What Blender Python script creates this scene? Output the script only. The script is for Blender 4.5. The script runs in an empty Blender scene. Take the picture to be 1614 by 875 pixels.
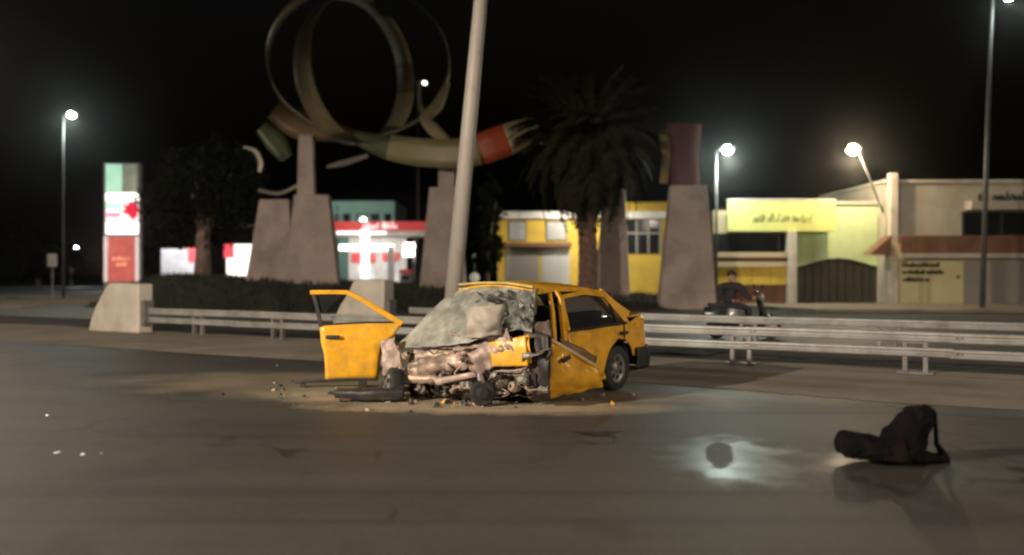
import bpy, bmesh, math, random
from mathutils import Vector, Matrix, noise
R = math.radians
SC = bpy.context.scene
COL = SC.collection

# ------------------------------------------------------------------ camera
F, CX, HY, CH = 1398.0, 807.0, 430.0, 1.5          # focal (px of 1614), centre x, horizon y, camera height
cam = bpy.data.cameras.new('camera'); camo = bpy.data.objects.new('camera', cam); COL.objects.link(camo)
camo.location = (0, 0, CH); camo.rotation_euler = (R(90), 0, 0)
cam.sensor_width = 36; cam.lens = 36 * F / 1614; cam.shift_y = -(437.5 - HY) / 1614
cam.clip_end = 2000; cam.clip_start = 0.05
cam.dof.use_dof = True; cam.dof.focus_distance = 11.0; cam.dof.aperture_fstop = 0.5
SC.camera = camo
# ------------------------------------------------------------------ night sky
W = bpy.data.worlds.new('World'); SC.world = W; W.use_nodes = True
wn = W.node_tree.nodes; bg = wn['Background']
sky = wn.new('ShaderNodeTexSky'); sky.sky_type = 'NISHITA'; sky.sun_disc = False
sky.sun_elevation = R(-4); sky.sun_rotation = R(200); sky.air_density = 1.0; sky.dust_density = 3.0
W.node_tree.links.new(sky.outputs[0], bg.inputs[0]); bg.inputs[1].default_value = 0.12
# ------------------------------------------------------------------ exposure
SC.view_settings.view_transform = 'Standard'; SC.view_settings.look = 'None'
SC.view_settings.exposure = 1.0; SC.view_settings.gamma = 1.0; SC.view_settings.use_curve_mapping = False
SC.render.engine = 'CYCLES'; SC.cycles.use_denoising = True
try: SC.cycles.denoiser = 'OPENIMAGEDENOISE'
except Exception: pass
SC.cycles.max_bounces = 6; SC.cycles.sample_clamp_indirect = 4.0; SC.cycles.use_light_tree = True
SC.cycles.filter_width = 2.2

WARM = (1.0, 0.85, 0.68); NEUT = (1.0, 0.83, 0.66); WHITE = (0.86, 1.0, 0.90)

# ------------------------------------------------------------------ helpers
def px(x, y, d):                                   # a pixel of the photograph at distance d
    return Vector(((x - CX) / F * d, d, CH + (HY - y) / F * d))
def gpx(x, y, z=0.0):                              # a pixel that lies on the ground at height z
    return px(x, y, F * (CH - z) / (y - HY))
U = Vector((0.8605, -0.5094, 0)); N = Vector((0.5094, 0.8605, 0))   # along / across the road
def ts(t, s, z=0.0): return U * t + N * s + Vector((0, 0, z))
def fbm(p, f=1.0, o=4):
    v = 0; a = .5
    for k in range(o): v += a * noise.noise(p * f); f *= 2.03; a *= .5
    return v

MATS = {}
def mat(name, col, rough=.6, metal=0.0, var=.25, vscale=3.0, bump=.0, bscale=40.0, spec=.5, emit=None, estr=0, dirt=None, dirt_amt=.0, dirt_scale=2.0, coat=0, rvar=.0):
    if name in MATS: return MATS[name]
    m = bpy.data.materials.new(name); m.use_nodes = True; nt = m.node_tree; n = nt.nodes; L = nt.links
    b = n['Principled BSDF']; b.inputs['Roughness'].default_value = rough; b.inputs['Metallic'].default_value = metal
    b.inputs['Specular IOR Level'].default_value = spec; b.inputs['Coat Weight'].default_value = coat
    tc = n.new('ShaderNodeTexCoord')
    nz = n.new('ShaderNodeTexNoise'); nz.inputs['Scale'].default_value = vscale; nz.inputs['Detail'].default_value = 6
    L.new(tc.outputs['Object'], nz.inputs['Vector'])
    r = n.new('ShaderNodeMapRange'); r.inputs[1].default_value = .3; r.inputs[2].default_value = .7
    r.inputs[3].default_value = 1 - var; r.inputs[4].default_value = 1 + var
    L.new(nz.outputs[0], r.inputs[0])
    mx = n.new('ShaderNodeVectorMath'); mx.operation = 'SCALE'; mx.inputs[0].default_value = col[:3]
    L.new(r.outputs[0], mx.inputs['Scale']); out = mx.outputs[0]
    if dirt:
        dz = n.new('ShaderNodeTexNoise'); dz.inputs['Scale'].default_value = dirt_scale; dz.inputs['Detail'].default_value = 9; dz.inputs['Roughness'].default_value = .65
        L.new(tc.outputs['Object'], dz.inputs['Vector'])
        dr = n.new('ShaderNodeMapRange'); dr.inputs[1].default_value = .45; dr.inputs[2].default_value = .7; dr.inputs[3].default_value = 0; dr.inputs[4].default_value = dirt_amt
        L.new(dz.outputs[0], dr.inputs[0])
        mm = n.new('ShaderNodeMix'); mm.data_type = 'RGBA'; L.new(dr.outputs[0], mm.inputs[0]); L.new(out, mm.inputs[6]); mm.inputs[7].default_value = (*dirt, 1)
        out = mm.outputs[2]
    L.new(out, b.inputs['Base Color'])
    if rvar:
        rr = n.new('ShaderNodeMapRange'); rr.inputs[1].default_value = .3; rr.inputs[2].default_value = .7; rr.inputs[3].default_value = max(.02, rough - rvar); rr.inputs[4].default_value = min(1, rough + rvar)
        L.new(nz.outputs[0], rr.inputs[0]); L.new(rr.outputs[0], b.inputs['Roughness'])
    if bump:
        bz = n.new('ShaderNodeTexNoise'); bz.inputs['Scale'].default_value = bscale; bz.inputs['Detail'].default_value = 5
        L.new(tc.outputs['Object'], bz.inputs['Vector'])
        bp = n.new('ShaderNodeBump'); bp.inputs['Strength'].default_value = bump; bp.inputs['Distance'].default_value = .02
        L.new(bz.outputs[0], bp.inputs['Height']); L.new(bp.outputs[0], b.inputs['Normal'])
    if emit:
        b.inputs['Emission Color'].default_value = (*emit, 1); b.inputs['Emission Strength'].default_value = estr
    MATS[name] = m; return m

def tag(o, label=None, cat=None, group=None, kind=None):
    if label: o['label'] = label
    if cat: o['category'] = cat
    if group: o['group'] = group
    if kind: o['kind'] = kind
    return o
def empty(name, loc=(0, 0, 0), rz=0, label=None, cat=None, group=None, rot=None):
    o = bpy.data.objects.new(name, None); COL.objects.link(o); o.location = loc
    o.rotation_euler = rot if rot else (0, 0, rz); o.empty_display_size = .2
    return tag(o, label, cat, group)
def link(name, me, m, parent=None, smooth=False, bevel=0, solid=0, sub=0, loc=None, rot=None):
    o = bpy.data.objects.new(name, me); COL.objects.link(o)
    if m is not None and not me.materials:
        for q in (m if isinstance(m, (list, tuple)) else [m]): me.materials.append(q)
    if parent: o.parent = parent
    if loc is not None: o.location = loc
    if rot is not None: o.rotation_euler = rot
    if smooth: me.polygons.foreach_set('use_smooth', [True] * len(me.polygons))
    if solid: k = o.modifiers.new('solid', 'SOLIDIFY'); k.thickness = solid; k.offset = 0
    if sub: k = o.modifiers.new('sub', 'SUBSURF'); k.levels = sub; k.render_levels = sub
    if bevel: k = o.modifiers.new('bevel', 'BEVEL'); k.width = bevel; k.segments = 2; k.limit_method = 'ANGLE'
    return o

class MB:
    def __init__(s): s.v = []; s.f = []; s.mi = []
    def add(s, vs, fs, mi=0):
        o = len(s.v); s.v += [tuple(v) for v in vs]; s.f += [tuple(i + o for i in f) for f in fs]; s.mi += [mi] * len(fs); return s
    def box(s, c, d, M=None, mi=0):
        c = Vector(c); h = Vector(d) / 2; vs = []
        for z in (-1, 1):
            for y in (-1, 1):
                for x in (-1, 1):
                    p = Vector((x * h.x, y * h.y, z * h.z)); p = (M @ p if M else p) + c; vs.append(p)
        return s.add(vs, [(0, 2, 3, 1), (4, 5, 7, 6), (0, 1, 5, 4), (2, 6, 7, 3), (0, 4, 6, 2), (1, 3, 7, 5)], mi)
    def tube(s, pts, rs, n=10, cap=True, mi=0, squash=None):
        pts = [Vector(p) for p in pts]
        if not isinstance(rs, (list, tuple)): rs = [rs] * len(pts)
        vs = []; fs = []; up = None
        for i, p in enumerate(pts):
            d = (pts[min(i + 1, len(pts) - 1)] - pts[max(i - 1, 0)]).normalized()
            if up is None: up = Vector((0, 0, 1)) if abs(d.z) < .9 else Vector((1, 0, 0))
            a = d.cross(up).normalized(); b = a.cross(d).normalized(); up = b
            for k in range(n):
                t = 2 * math.pi * k / n
                vs.append(p + a * rs[i] * math.cos(t) + b * rs[i] * math.sin(t) * (squash or 1))
        for i in range(len(pts) - 1):
            for k in range(n): fs.append((i * n + k, i * n + (k + 1) % n, (i + 1) * n + (k + 1) % n, (i + 1) * n + k))
        if cap: fs.append(tuple(reversed(range(n)))); fs.append(tuple((len(pts) - 1) * n + k for k in range(n)))
        return s.add(vs, fs, mi)
    def lathe(s, c, axis, prof, n=20, mi=0):        # prof: (offset along axis, radius)
        c = Vector(c); ax = Vector(axis).normalized(); up = Vector((0, 0, 1)) if abs(ax.z) < .9 else Vector((1, 0, 0))
        a = ax.cross(up).normalized(); b = a.cross(ax); vs = []; fs = []
        for (h, r) in prof:
            for k in range(n):
                t = 2 * math.pi * k / n; vs.append(c + ax * h + (a * math.cos(t) + b * math.sin(t)) * r)
        for i in range(len(prof) - 1):
            for k in range(n): fs.append((i * n + k, i * n + (k + 1) % n, (i + 1) * n + (k + 1) % n, (i + 1) * n + k))
        return s.add(vs, fs, mi)
    def prism(s, poly, ext, mi=0):                  # 3-D polygon swept by the vector ext
        n = len(poly); e = Vector(ext); vs = [Vector(p) for p in poly] + [Vector(p) + e for p in poly]
        fs = [tuple(range(n)), tuple(reversed(range(n, 2 * n)))] + [(i, n + i, n + (i + 1) % n, (i + 1) % n) for i in range(n)]
        return s.add(vs, fs, mi)
    def mesh(s, name='m'):
        me = bpy.data.meshes.new(name); me.from_pydata(s.v, [], s.f); me.update()
        bm = bmesh.new(); bm.from_mesh(me)
        if len(set(s.mi)) < 2: bmesh.ops.recalc_face_normals(bm, faces=bm.faces)
        bm.to_mesh(me); bm.free()
        if len(set(s.mi)) > 1:
            for p, i in zip(me.polygons, s.mi): p.material_index = i
        return me
    def build(s, name, m, parent=None, **k): return link(name, s.mesh(name), m, parent, **k)
def box(name, c, d, m, parent=None, bevel=0, M=None): return MB().box(c, d, M).build(name, m, parent, bevel=bevel)

def cr(p0, p1, p2, p3, t):
    return .5 * ((2 * p1) + (-p0 + p2) * t + (2 * p0 - 5 * p1 + 4 * p2 - p3) * t * t + (-p0 + 3 * p1 - 3 * p2 + p3) * t ** 3)
def spl(P, t):
    n = len(P) - 1
    if n == 1: return P[0].lerp(P[1], t)
    x = min(t * n, n - 1e-6); i = int(x); f = x - i
    return cr(P[max(i - 1, 0)], P[i], P[i + 1], P[min(i + 2, n)], f)
def sheet_mesh(name, rows, nu=12, nv=12, amp=.0, freq=3.0, seed=0, ridge=True, jit=0):
    rows = [[Vector(p) for p in r] for r in rows]; g = []; rnd = random.Random(seed)
    for j in range(nv + 1):
        c = [spl([spl(r, i / nu) for r in rows], j / nv) for i in range(nu + 1)]; g.append(c)
    out = []
    off = Vector((seed * 7.3, seed * 3.1, seed))
    for j in range(nv + 1):
        for i in range(nu + 1):
            p = g[j][i]
            du = g[j][min(i + 1, nu)] - g[j][max(i - 1, 0)]; dv = g[min(j + 1, nv)][i] - g[max(j - 1, 0)][i]
            nn = du.cross(dv); nn = nn.normalized() if nn.length > 1e-9 else Vector((0, 0, 1))
            a = noise.noise(p * freq + off); b = noise.noise(p * freq * 2.1 + off * 2)
            h = (1 - 2 * abs(a) * 1.6 + .45 * b) if ridge else a + .4 * b
            q = p + nn * amp * h
            if jit: q += Vector((rnd.uniform(-jit, jit), rnd.uniform(-jit, jit), rnd.uniform(-jit, jit)))
            out.append(q)
    w = nu + 1
    fs = [(j * w + i, j * w + i + 1, (j + 1) * w + i + 1, (j + 1) * w + i) for j in range(nv) for i in range(nu)]
    me = bpy.data.meshes.new(name); me.from_pydata([tuple(v) for v in out], [], fs); me.update(); return me
def sheet(name, rows, m, parent=None, solid=.004, smooth=True, **k):
    return link(name, sheet_mesh(name, rows, **k), m, parent, smooth=smooth, solid=solid)
def copy_tree(o, parent=None):
    c = o.copy(); COL.objects.link(c); c.parent = parent
    for ch in list(o.children): copy_tree(ch, c)
    return c
def spot(name, loc, target, power, col, parent=None, cone=160, blend=.6, rad=.18):
    l = bpy.data.lights.new(name, 'SPOT'); l.energy = power; l.color = col; l.spot_size = R(cone); l.spot_blend = blend; l.shadow_soft_size = rad
    o = bpy.data.objects.new(name, l); COL.objects.link(o)
    o.location = loc; o.rotation_euler = (Vector(target) - Vector(loc)).to_track_quat('-Z', 'Y').to_euler()
    if parent: o.parent = parent
    return o

# ------------------------------------------------------------------ materials
M_steel = mat('galvanised_steel', (.34, .335, .32), .5, .3, .22, 1.6, .08, 30, dirt=(.13, .09, .06), dirt_amt=.6, dirt_scale=2.2)
M_post = mat('post_steel', (.22, .21, .2), .55, .5, .2, 6, dirt=(.10, .06, .04), dirt_amt=.6)
M_conc = mat('concrete', (.52, .47, .40), .85, 0, .14, 1.6, .25, 25, dirt=(.26, .21, .16), dirt_amt=.5, dirt_scale=1.3)
M_pole = mat('pole_paint', (.46, .42, .38), .55, .1, .12, 3, .05, 30, dirt=(.25, .17, .12), dirt_amt=.5, dirt_scale=3)
M_paint = mat('taxi_paint', (.80, .40, .02), .34, 0, .10, 5, .04, 60, coat=.5, dirt=(.26, .165, .075), dirt_amt=.5, dirt_scale=6, rvar=.12)
M_black = mat('black_plastic', (.016, .015, .015), .55, 0, .3, 6, .15, 50, dirt=(.09, .075, .06), dirt_amt=.35, dirt_scale=6)
M_rubber = mat('rubber', (.018, .017, .017), .8, 0, .3, 10, .2, 60, dirt=(.08, .065, .05), dirt_amt=.4, dirt_scale=5)
M_rim = mat('rim_metal', (.27, .265, .255), .4, .6, .15, 9, dirt=(.1, .08, .06), dirt_amt=.6, dirt_scale=8)
M_bare = mat('crushed_metal', (.40, .30, .23), .5, .35, .35, 7, .3, 35, dirt=(.07, .05, .04), dirt_amt=.9, dirt_scale=6)
M_pink = mat('primer_metal', (.42, .32, .27), .55, .15, .3, 6, .25, 30, dirt=(.10, .06, .05), dirt_amt=.8, dirt_scale=5)
M_oily = mat('oily_metal', (.06, .05, .045), .42, .5, .5, 9, .4, 40, dirt=(.25, .18, .12), dirt_amt=.5, dirt_scale=9)
M_alu = mat('cast_aluminium', (.36, .33, .29), .5, .6, .3, 9, .3, 30, dirt=(.05, .04, .03), dirt_amt=.7, dirt_scale=8)
M_fabric = mat('seat_fabric', (.03, .028, .03), .95, 0, .3, 8, .2, 90)
M_white = mat('white_paint', (.72, .70, .66), .6, 0, .1, 3, dirt=(.35, .3, .25), dirt_amt=.4)
M_dark = mat('dark_paint', (.02, .02, .022), .5, 0, .2, 4)
M_shatter = None
def shatter():
    m = mat('shattered_glass', (.33, .325, .285), .4, 0, .3, 9, .5, 55, dirt=(.09, .10, .09), dirt_amt=.85, dirt_scale=3.0, coat=.15)
    n = m.node_tree.nodes; L = m.node_tree.links; b = n['Principled BSDF']
    tc = n.new('ShaderNodeTexCoord'); v = n.new('ShaderNodeTexVoronoi'); v.feature = 'DISTANCE_TO_EDGE'; v.inputs['Scale'].default_value = 28
    L.new(tc.outputs['Object'], v.inputs['Vector'])
    bp = n.new('ShaderNodeBump'); bp.inputs['Strength'].default_value = .5; bp.inputs['Distance'].default_value = .01
    L.new(v.outputs[0], bp.inputs['Height']); L.new(bp.outputs[0], b.inputs['Normal']); return m
M_shatter = shatter()
M_glass = mat('dark_glass', (.012, .013, .015), .08, 0, .1, 2, spec=.6)
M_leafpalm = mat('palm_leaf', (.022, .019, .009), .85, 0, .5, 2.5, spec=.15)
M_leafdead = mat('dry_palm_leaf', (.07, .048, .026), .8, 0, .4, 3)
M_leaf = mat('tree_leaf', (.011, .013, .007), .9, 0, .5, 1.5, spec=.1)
M_bark = mat('bark', (.19, .13, .10), .9, 0, .4, 5, .8, 12)
M_palmbark = mat('palm_bark', (.15, .085, .065), .9, 0, .45, 6, .9, 14)
M_grass = mat('grass_soil', (.016, .016, .009), .95, 0, .6, .8, .8, 10)

def road_material():
    m = bpy.data.materials.new('worn_asphalt'); m.use_nodes = True; nt = m.node_tree; n = nt.nodes; L = nt.links; b = n['Principled BSDF']
    tc = n.new('ShaderNodeTexCoord')
    mp = n.new('ShaderNodeMapping'); mp.inputs['Rotation'].default_value = (0, 0, R(30.6)); mp.inputs['Scale'].default_value = (.09, .6, 1)
    L.new(tc.outputs['Object'], mp.inputs['Vector'])
    def nz(scale, vec, det=6, rough=.55):
        q = n.new('ShaderNodeTexNoise'); q.inputs['Scale'].default_value = scale; q.inputs['Detail'].default_value = det; q.inputs['Roughness'].default_value = rough
        L.new(vec, q.inputs['Vector']); return q.outputs[0]
    def rng(src, a, c, lo, hi):
        q = n.new('ShaderNodeMapRange'); q.inputs[1].default_value = a; q.inputs[2].default_value = c; q.inputs[3].default_value = lo; q.inputs[4].default_value = hi
        L.new(src, q.inputs[0]); return q.outputs[0]
    def math_(op, a, c):
        q = n.new('ShaderNodeMath'); q.operation = op
        for i, x in enumerate((a, c)):
            if isinstance(x, (int, float)): q.inputs[i].default_value = x
            else: L.new(x, q.inputs[i])
        return q.outputs[0]
    def mix(f, a, c):
        q = n.new('ShaderNodeMix'); q.data_type = 'RGBA'; L.new(f, q.inputs[0])
        for i, x in ((6, a), (7, c)):
            if isinstance(x, tuple): q.inputs[i].default_value = (*x, 1)
            else: L.new(x, q.inputs[i])
        return q.outputs[2]
    def blob(cx, cy, rx, ry, rot, inner, outer, wob=.5, ws=1.4):
        q = n.new('ShaderNodeMapping'); q.vector_type = 'TEXTURE'; q.inputs['Location'].default_value = (cx, cy, 0); q.inputs['Rotation'].default_value = (0, 0, rot); q.inputs['Scale'].default_value = (rx, ry, 1)
        L.new(tc.outputs['Object'], q.inputs['Vector'])
        ln = n.new('ShaderNodeVectorMath'); ln.operation = 'LENGTH'; L.new(q.outputs[0], ln.inputs[0])
        w = nz(ws, tc.outputs['Object'], 5)
        d = math_('ADD', ln.outputs['Value'], math_('MULTIPLY', math_('SUBTRACT', w, .5), wob * 2))
        return rng(d, inner, outer, 1, 0)
    streak = nz(1.0, mp.outputs[0], 5); big = nz(.25, tc.outputs['Object'], 4); fine = nz(90, tc.outputs['Object'], 3)
    c = mix(rng(streak, .32, .68, 0, 1), (.042, .039, .035), (.076, .071, .064))
    c = mix(rng(big, .35, .65, 0, .6), c, (.075, .068, .058))
    vor = n.new('ShaderNodeTexVoronoi'); vor.feature = 'DISTANCE_TO_EDGE'; vor.inputs['Scale'].default_value = .42
    wv = n.new('ShaderNodeVectorMath'); wv.operation = 'MULTIPLY_ADD'; wq = n.new('ShaderNodeTexNoise'); wq.inputs['Scale'].default_value = 1.6; wq.inputs['Detail'].default_value = 7
    L.new(tc.outputs['Object'], wq.inputs['Vector']); L.new(wq.outputs[1], wv.inputs[0]); wv.inputs[1].default_value = (1.3, 1.3, 0); L.new(tc.outputs['Object'], wv.inputs[2]); L.new(wv.outputs[0], vor.inputs['Vector'])
    crack = math_('MULTIPLY', rng(vor.outputs[0], .004, .014, 1, 0), rng(nz(.35, tc.outputs['Object'], 3), .5, .6, 0, 1))
    patch = rng(nz(.55, tc.outputs['Object'], 7, .6), .57, .62, 0, .55); stain = rng(nz(1.7, tc.outputs['Object'], 8, .65), .58, .72, 0, .6)
    mp2 = n.new('ShaderNodeMapping'); mp2.inputs['Rotation'].default_value = (0, 0, R(24)); mp2.inputs['Scale'].default_value = (.05, 2.6, 1); L.new(tc.outputs['Object'], mp2.inputs['Vector'])
    tyre = rng(nz(1.0, mp2.outputs[0], 3), .56, .66, 0, .45)
    c = mix(patch, c, (.040, .037, .033)); c = mix(stain, c, (.036, .032, .028)); c = mix(tyre, c, (.034, .031, .028)); c = mix(crack, c, (.012, .011, .010))
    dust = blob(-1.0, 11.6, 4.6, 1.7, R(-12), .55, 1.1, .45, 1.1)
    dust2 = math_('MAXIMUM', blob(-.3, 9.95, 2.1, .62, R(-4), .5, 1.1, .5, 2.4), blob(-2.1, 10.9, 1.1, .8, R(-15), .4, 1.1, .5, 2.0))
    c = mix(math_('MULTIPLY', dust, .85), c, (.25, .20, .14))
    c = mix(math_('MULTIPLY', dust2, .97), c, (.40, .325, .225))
    sp = math_('MULTIPLY', rng(fine, .3, .7, .5, 1.5), rng(nz(22, tc.outputs['Object'], 4, .7), .3, .7, .78, 1.22))
    vm = n.new('ShaderNodeVectorMath'); vm.operation = 'SCALE'; L.new(c, vm.inputs[0]); L.new(sp, vm.inputs['Scale'])
    wet1 = blob(1.74, 7.15, .50, .95, R(-12), .72, 1.12, .85, 2.6); wet2 = blob(2.95, 6.7, .6, .7, R(20), .6, 1.15, .8, 2.4)
    wet3 = blob(6.3, 9.3, 1.6, .35, R(-10), .6, 1.2, .4, 1.6)
    hole = blob(1.72, 7.35, .125, .60, R(-13), .75, 1.0, .38, 4.5)
    wet = math_('MULTIPLY', math_('MAXIMUM', math_('MAXIMUM', wet1, wet2), math_('MULTIPLY', wet3, .7)), math_('SUBTRACT', 1, hole))
    dry = math_('ADD', rng(streak, .3, .7, .46, .60), rng(fine, .3, .7, -.06, .06))
    wetr = rng(nz(2.2, tc.outputs['Object'], 4), .35, .65, .34, .46)
    rm = n.new('ShaderNodeMix'); rm.data_type = 'FLOAT'; L.new(wet, rm.inputs[0]); L.new(dry, rm.inputs[2]); L.new(wetr, rm.inputs[3])
    L.new(rm.outputs[0], b.inputs['Roughness'])
    L.new(rng(wet, 0, 1, .22, .45), b.inputs['Specular IOR Level'])
    wd = rng(wet, 0, 1, 1, .72)
    v2 = n.new('ShaderNodeVectorMath'); v2.operation = 'SCALE'; L.new(vm.outputs[0], v2.inputs[0]); L.new(wd, v2.inputs['Scale'])
    L.new(v2.outputs[0], b.inputs['Base Color'])
    bp = n.new('ShaderNodeBump'); bp.inputs['Distance'].default_value = .006; L.new(rng(wet, 0, 1, .6, .05), bp.inputs['Strength'])
    L.new(math_('ADD', nz(120, tc.outputs['Object'], 4), nz(26, tc.outputs['Object'], 4)), bp.inputs['Height']); L.new(bp.outputs[0], b.inputs['Normal'])
    return m
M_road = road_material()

# ------------------------------------------------------------------ ground, road, median
def strip(name, t0, t1, s0, s1, z, m, nt=40, ns=2, amp=0.0, edge=0.0):
    vs = []; fs = []
    for i in range(nt + 1):
        for j in range(ns + 1):
            t = t0 + (t1 - t0) * i / nt; s = s0 + (s1 - s0) * j / ns
            if edge: s += edge * noise.noise(Vector((t * .35, j * 5.0, z * 50)))
            zz = z + (amp * noise.noise(Vector((t * .8, s * .8, 3))) if 0 < j < ns else 0)
            vs.append(tuple(ts(t, s, zz)))
    for i in range(nt):
        for j in range(ns):
            a = i * (ns + 1) + j; fs.append((a, a + ns + 1, a + ns + 2, a + 1))
    me = bpy.data.meshes.new(name); me.from_pydata(vs, [], fs); me.update()
    return tag(link(name, me, m), kind='structure')
g = MB(); g.add([(-700, -300, -.03), (700, -300, -.03), (700, 1200, -.03), (-700, 1200, -.03)], [(0, 1, 2, 3)])
tag(g.build('ground', mat('dirt', (.055, .048, .038), .95, 0, .35, .15, .3, 3)), kind='structure')
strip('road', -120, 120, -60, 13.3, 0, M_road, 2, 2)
M_shoulder = mat('dusty_concrete', (.20, .165, .125), .9, 0, .22, .7, .3, 20, dirt=(.10, .085, .065), dirt_amt=.6, dirt_scale=.9)
strip('road_shoulder', -120, 120, 11.15, 15.0, .004, M_shoulder, 160, 4, 0, .35)
strip('median', -120, -5, 15.0, 17.2, .008, M_grass, 160, 10, .1)
strip('median', -5, 120, 15.0, 17.2, .008, mat('median_soil', (.05, .043, .035), .95, 0, .4, .8, .6, 10), 80, 8, .06)
strip('far_road', -120, 160, 17.6, 27.5, .002, mat('far_asphalt', (.085, .077, .066), .6, 0, .25, .5, .2, 60), 30, 2)
# ------------------------------------------------------------------ island mound
def mound_z(x, y):
    e = ((x + 4.5) / 15.5) ** 2 + ((y - 42.5) / 9.5) ** 2
    k = max(0, 1 - e); k = min(1, k * 2.2); k = k * k * (3 - 2 * k)
    return k * (1.30 - (x + 14) / 22 * .95) + (.05 * noise.noise(Vector((x * .7, y * .7, 0))) if k > .02 else 0)
vs = []; fs = []; nx, ny = 80, 50
for j in range(ny + 1):
    for i in range(nx + 1):
        x = -20.5 + 32 * i / nx; y = 32.8 + 19.4 * j / ny; vs.append((x, y, mound_z(x, y) - .01))
for j in range(ny):
    for i in range(nx): a = j * (nx + 1) + i; fs.append((a, a + 1, a + nx + 2, a + nx + 1))
me = bpy.data.meshes.new('mound'); me.from_pydata(vs, [], fs); me.update()
tag(link('mound', me, M_grass, smooth=True), kind='structure')
rnd = random.Random(4); gm = MB()
for k in range(9000):
    x = rnd.uniform(-19, 10.5); y = rnd.uniform(33.4, 42); z = mound_z(x, y)
    if z < .04: continue
    h = rnd.uniform(.08, .25); a = rnd.uniform(0, 6.28); w = rnd.uniform(.02, .05); lx = rnd.uniform(-.08, .08)
    c, s = math.cos(a) * w, math.sin(a) * w
    gm.add([(x - c, y - s, z - .03), (x + c, y + s, z - .03), (x + lx, y + lx, z + h)], [(0, 1, 2)])
tag(gm.build('grass', mat('grass_blade', (.02, .021, .010), .8, 0, .4, 1)), 'short dark grass covering the sculpture mound', 'grass', kind='stuff')
# sidewalk with kerb before the shops
sw = MB(); sw.prism([(11.5, 33.5, 0), (60, 30.0, 0), (60, 60, 0), (9.5, 60, 0), (9.5, 40, 0)], (0, 0, .12))
tag(sw.build('sidewalk', M_shoulder), kind='structure')
fc = MB(); fc.prism([(-60, 54, -.02), (2, 54, -.02), (2, 90, -.02), (-60, 90, -.02)], (0, 0, .06))
tag(fc.build('forecourt', mat('forecourt_concrete', (.35, .33, .30), .7, 0, .15, .5)), kind='structure')
fp = MB(); fp.prism([(-90, 38, -.025), (-21, 38, -.025), (-21, 50, -.025), (-90, 53, -.025)], (0, 0, .05))
tag(fp.build('far_pavement', M_shoulder), kind='structure')

# ------------------------------------------------------------------ guardrails
def rail(label, s, t0, t1, z_off, posts_t, label_group=None):
    r = empty('guardrail', ts(t0, s), 0, label, 'guardrail'); org = ts(t0, s)
    ang = math.atan2(U.y, U.x); r.rotation_euler = (0, 0, ang)
    prof_u = [(.004, .47), (-.012, .485), (-.014, .51), (-.002, .532), (-.002, .558), (-.014, .58), (-.012, .605), (.004, .62)]
    prof_l = [(.004, .25), (-.012, .263), (-.014, .285), (-.002, .306), (-.002, .328), (-.014, .35), (-.012, .372), (.004, .385)]
    seg = 3.0; k = 0; x = 0; rn = random.Random(int(s * 10))
    while x < t1 - t0 - .05:
        x1 = min(x + seg, t1 - t0)
        for prof, nm in ((prof_u, 'upper_beam'), (prof_l, 'lower_beam')):
            m = MB(); yo = -.004 * (k % 2); dz0 = rn.uniform(-.012, .012); dz1 = rn.uniform(-.012, .012)
            m.add([(x, y + yo, z + dz0) for y, z in prof] + [(x1 + .05, y + yo, z + dz1) for y, z in prof], [(i, i + 1, i + 9, i + 8) for i in range(7)])
            bo = m.build(nm, M_steel, r, solid=.006)
            zc = (prof[0][1] + prof[-1][1]) / 2
            for bx in (.10, .16): MB().lathe((x + bx, -.022, zc), (0, -1, 0), [(0, .016), (.012, .014), (.014, .0005)], 6).build('bolt', M_post, bo)
        x = x1; k += 1
    for t in posts_t:
        xx = t - t0
        if 0 < xx < t1 - t0:
            for dx in (-.14, .14):
                m = MB(); m.box((xx + dx, .055, .30), (.07, .10, .62)); m.build('post', M_post, r, bevel=.006)
            m = MB(); m.box((xx, .02, .50), (.36, .035, .10)); m.build('bracket', M_post, r)
            m = MB(); m.box((xx, .055, .012), (.5, .26, .024)); m.build('base_plate', M_post, r)
    return r
def t_at(p): return p.dot(U)
tp = t_at(Vector((3.70, 14.46, 0)))
rail('galvanised double-beam guardrail directly behind the crashed yellow car', 14.4, -19.1, 16, 0, [tp + 2.62 * k for k in range(-8, 8)])
rail('galvanised double-beam guardrail on the far side of the median, beside the scooter', 17.9, -13.6, 18, 0, [-12.9 + 2.62 * k for k in range(0, 12)])
def barrier_end(label, t, s, L=1.9, H=1.24, th=.42):
    e = empty('concrete_barrier', ts(t, s), math.atan2(U.y, U.x), label, 'barrier', 'concrete barrier ends of the guardrails')
    pts = [(0, 0), (.03, .16), (.14, .40), (.32, .68), (.54, .95), (.74, H - .07), (.88, H)]
    pts += [(L, H - .02), (L, 0)]
    m = MB(); m.prism([(x, -th / 2, z) for x, z in pts], (0, th, 0)); m.build('slab', M_conc, e, bevel=.03)
    m = MB(); m.box((L + .06, 0, .5), (.12, .3, .62)); m.build('rail_bracket', M_post, e, bevel=.01)
    return e
barrier_end('pale concrete barrier end with sloped nose where the near guardrail starts', -21.15, 14.4, 2.0)
barrier_end('pale concrete barrier end seen through the open car door, starting the far guardrail', -16.0, 17.9, 1.75, 1.34)

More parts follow.
